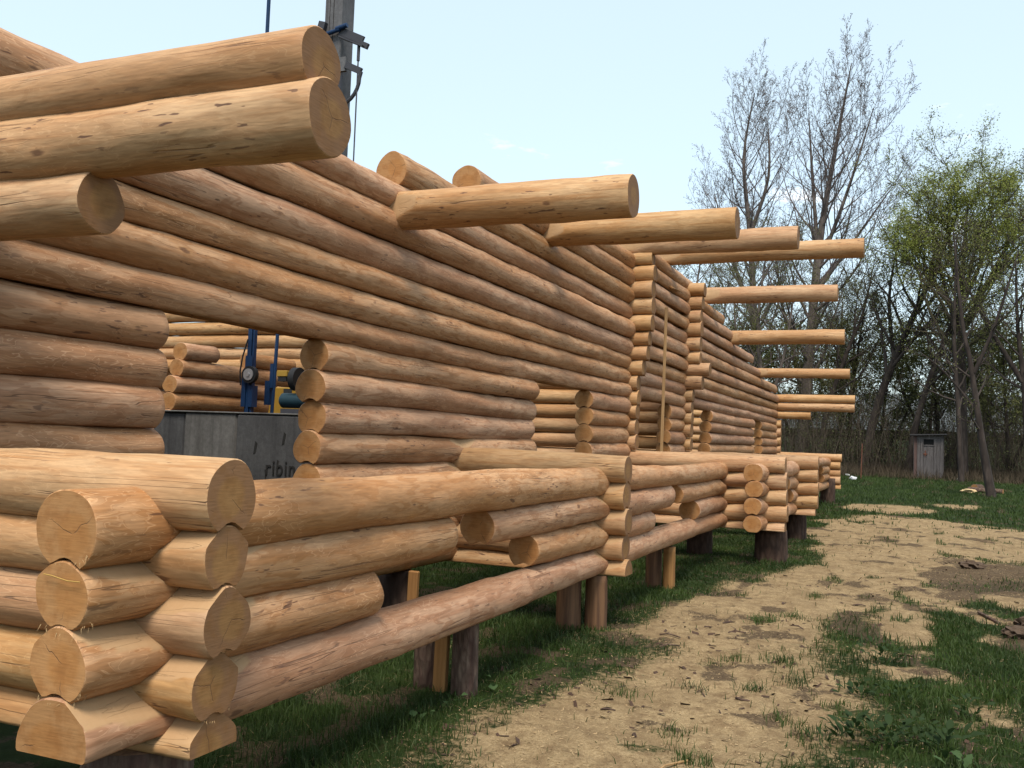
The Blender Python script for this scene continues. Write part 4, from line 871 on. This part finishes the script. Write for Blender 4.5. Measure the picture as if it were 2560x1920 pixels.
earthm = plain('turned_earth', (.075, .05, .033), .95, 0, .45, 7, .8)
for i, (x, y, sz, lab) in enumerate(((1.05, 10.1, .20, 'dark clod of turned earth with roots at the right border'), (1.3, 10.6, .16, 'smaller earth clod behind the rooty clod'), (.85, 9.75, .12, 'low earth clod in front of the rooty clod'), (.75, 15.2, .16, 'flat dark clod on the bare soil beside the far path'))):
    lump('earth_clod', x, y, sz, earthm, lab, 'clod', 40 + i, .45, 3)
for i, (x, y, L, rz, lab) in enumerate(((-1.72, 5.6, .09, .4, 'curled bark strip low on the left of the path'), (-1.38, 5.15, .07, 1.9, 'small curled bark scrap at the bottom of the path'), (-.95, 6.25, .10, 2.7, 'curled bark strip near the right edge of the path'), (-1.6, 8.9, .13, .9, 'broad bark strip left of the path centre'), (-.6, 10.6, .14, .2, 'broad bark strip where the path bends'), (-1.25, 10.3, .11, 1.3, 'dark bark strip behind the path centre'), (-1.5, 6.9, .10, 2.2, 'curled bark strip right of the slim bark post'))):
    t_ = np.linspace(0, 1, 7); a_ = np.linspace(-1.2, 1.2, 5); TT, AA = np.meshgrid(t_, a_, indexing='ij'); wv = L * .16 * np.sin(np.pi * (.15 + .75 * TT))
    V = np.stack([L * TT, wv * np.sin(AA) + .1 * L * np.sin(TT * 3), .6 * wv * (1 - np.cos(AA)) + .03 * L * np.sin(TT * 6 + i)], -1).reshape(-1, 3); ii = np.arange(35).reshape(7, 5)
    me = np_mesh('bark_strip', V, np.stack([ii[:-1, :-1], ii[1:, :-1], ii[1:, 1:], ii[:-1, 1:]], -1).reshape(-1, 4), [M['bark_red']])
    o = link('bark_strip', me, None, (x, y, float(ground_z(x, y)) + .004), (0, 0, rz)); sm_ = o.modifiers.new('thickness', 'SOLIDIFY'); sm_.thickness = .004; tag(o, lab, 'bark')

# broad-leaved weeds
def leaf_shape(L, w, seed, lobes=5, curl=.25):
    rng = random.Random(seed); n = 9; V = []; 
    for k in range(n):
        t = k / (n - 1); ww = w * math.sin(math.pi * min(1, t * .93 + .05)) ** .8 * (1 + .28 * math.sin(t * math.pi * 2 * lobes)) * .5
        z = -curl * L * t * t + .25 * L * t; V += [(t * L, -ww, z + .3 * ww), (t * L, 0, z), (t * L, ww, z + .3 * ww)]
    F = []
    for k in range(n - 1):
        a = k * 3; F += [(a, a + 3, a + 4, a + 1), (a + 1, a + 4, a + 5, a + 2)]
    return np.array(V), np.array(F)
weedmats = [leafmat('weed_dark', (.018, .036, .010), (.032, .058, .016)), leafmat('weed_pale', (.045, .085, .028), (.07, .115, .042))]
leafdata = {}
for kind, (L, w, lob, mi) in enumerate(((.13, .07, 4, 0), (.09, .055, 3, 0), (.26, .12, 3, 1), (.10, .09, 1, 1))):
    V, F = leaf_shape(L, w, kind, lob); leafdata[kind] = np_mesh('leaf', V, F, [weedmats[mi]])
wr = random.Random(8)
def weed(x, y, kind, n, s, label, rise=.12):
    z = float(ground_z(x, y)); root = empty('weed_plant', (x, y, z - .01)); tag(root, label, 'weed', None)
    for i in range(int(n * (1.6 if kind < 2 else 1))):
        a = i * 2.4 + wr.uniform(-.3, .3); h = wr.uniform(.0, rise) * s; rad = wr.uniform(.0, .15) * s
        o = link('leaf', leafdata[kind], root, (math.cos(a) * rad, math.sin(a) * rad, h + .01), (wr.uniform(-.3, .3), wr.uniform(-.9, -.1), a)); k = .48 * s * wr.uniform(.6, 1.3); o.scale = (k, k, k)
for x, y, k, n, s, lab in ((-.30, 5.75, 0, 26, 1.0, 'dark lobed weed clump at the lower edge of the sawdust'), (-.12, 5.68, 0, 24, 1.0, 'dark lobed weed clump just right of the lower left clump'), (.02, 5.85, 1, 22, 1.1, 'small leaved dark weed beside the burdock'), (.16, 5.72, 0, 18, 1.0, 'dark weed touching the burdock leaves'), (.22, 5.42, 2, 7, .62, 'pale burdock with long drooping leaves at the bottom right'), (-.32, 6.75, 0, 20, .9, 'dark weed clump left of centre in the right hand grass'), (-.10, 6.85, 1, 20, .9, 'dark weed beside the clump in the right hand grass'), (.30, 6.6, 1, 20, 1.0, 'leafy dark weed at the right above the burdock'), (-.22, 7.9, 1, 24, 1.2, 'dense dark weed in the middle of the right hand grass'), (-2.42, 5.62, 3, 5, 1.0, 'round leaved weed right of the slim bark post'), (-2.45, 5.15, 3, 4, .9, 'round leaved weed in the shade below the terrace log'), (-2.50, 4.75, 3, 4, .8, 'small round leaved weed nearest the terrace corner'), (-.45, 5.62, 0, 7, .7, 'tiny upright weed left of the lower weed clumps')):
    weed(x, y, k, n, s, lab)
# grass tufts standing alone in the sawdust
tuft_x, tuft_y = [], []
for cx, cy, n in ((-1.02, 4.9, 150), (-1.22, 5.35, 70), (-.75, 6.9, 120), (-.98, 6.6, 90), (-.90, 7.5, 120), (-1.25, 7.3, 70), (-.55, 5.7, 110), (-.7, 5.95, 90), (-1.3, 9.2, 110), (-1.05, 9.5, 100), (-1.35, 6.4, 60), (-1.7, 6.0, 60), (-.25, 5.9, 140), (-.1, 6.15, 140), (-1.0, 11.0, 120), (.2, 7.2, 160)):
    tuft_x.append(gr.normal(cx, .06, n)); tuft_y.append(gr.normal(cy, .07, n))
X = np.concatenate(tuft_x); Y = np.concatenate(tuft_y)
tag(link('grass_tufts', blades('grass_tufts', X, Y, gr.uniform(.03, .095, len(X)), .005, M['grass'], 18, .6)), 'loose tufts of grass poking through the sawdust', 'grass', kind='stuff')

# crayon line on one sawn end, and loose fibres hanging from the saw cuts
b = BM(); b.path([(-2.635, 2.343, 1.098), (-2.60, 2.343, 1.096), (-2.53, 2.343, 1.085), (-2.475, 2.343, 1.086)], .002, 5)
o = b.done('crayon_line', plain('yellow_crayon', (.36, .22, .06), .8), house); o.location = -Vector(house.location)
fr = np.random.RandomState(31); P = []
for zc in (.8005, 1.0235, 1.2465):
    for k in range(26):
        a = fr.uniform(-2.3, -.55); x = T1 + .126 * math.cos(a); z = zc + .122 * math.sin(a) + (0.01 if abs(x - T1) < .06 else 0); P.append((x, 2.345 + fr.rand() * .05, z, fr.uniform(.008, .028), fr.normal(0, .5)))
for zc in (.689, .912, 1.135, 1.358):
    for k in range(8):
        a = fr.uniform(-2.3, -.8); P.append((-2.265, 2.78 + .12 * math.cos(a), zc + .12 * math.sin(a), fr.uniform(.006, .016), fr.normal(0, .5)))
V = []
for x, y, z, L, t in P: V += [(x - .0015, y, z), (x + .0015, y, z), (x + L * math.sin(t), y - L * .3, z - L * math.cos(t))]
V = np.array(V) - np.array(house.location)
o = link('saw_fibres', np_mesh('saw_fibres', V, np.arange(len(V)).reshape(-1, 3), [plain('fibre', (.36, .24, .12), .9, bump=0)], smooth=False), house); o['kind'] = 'stuff'
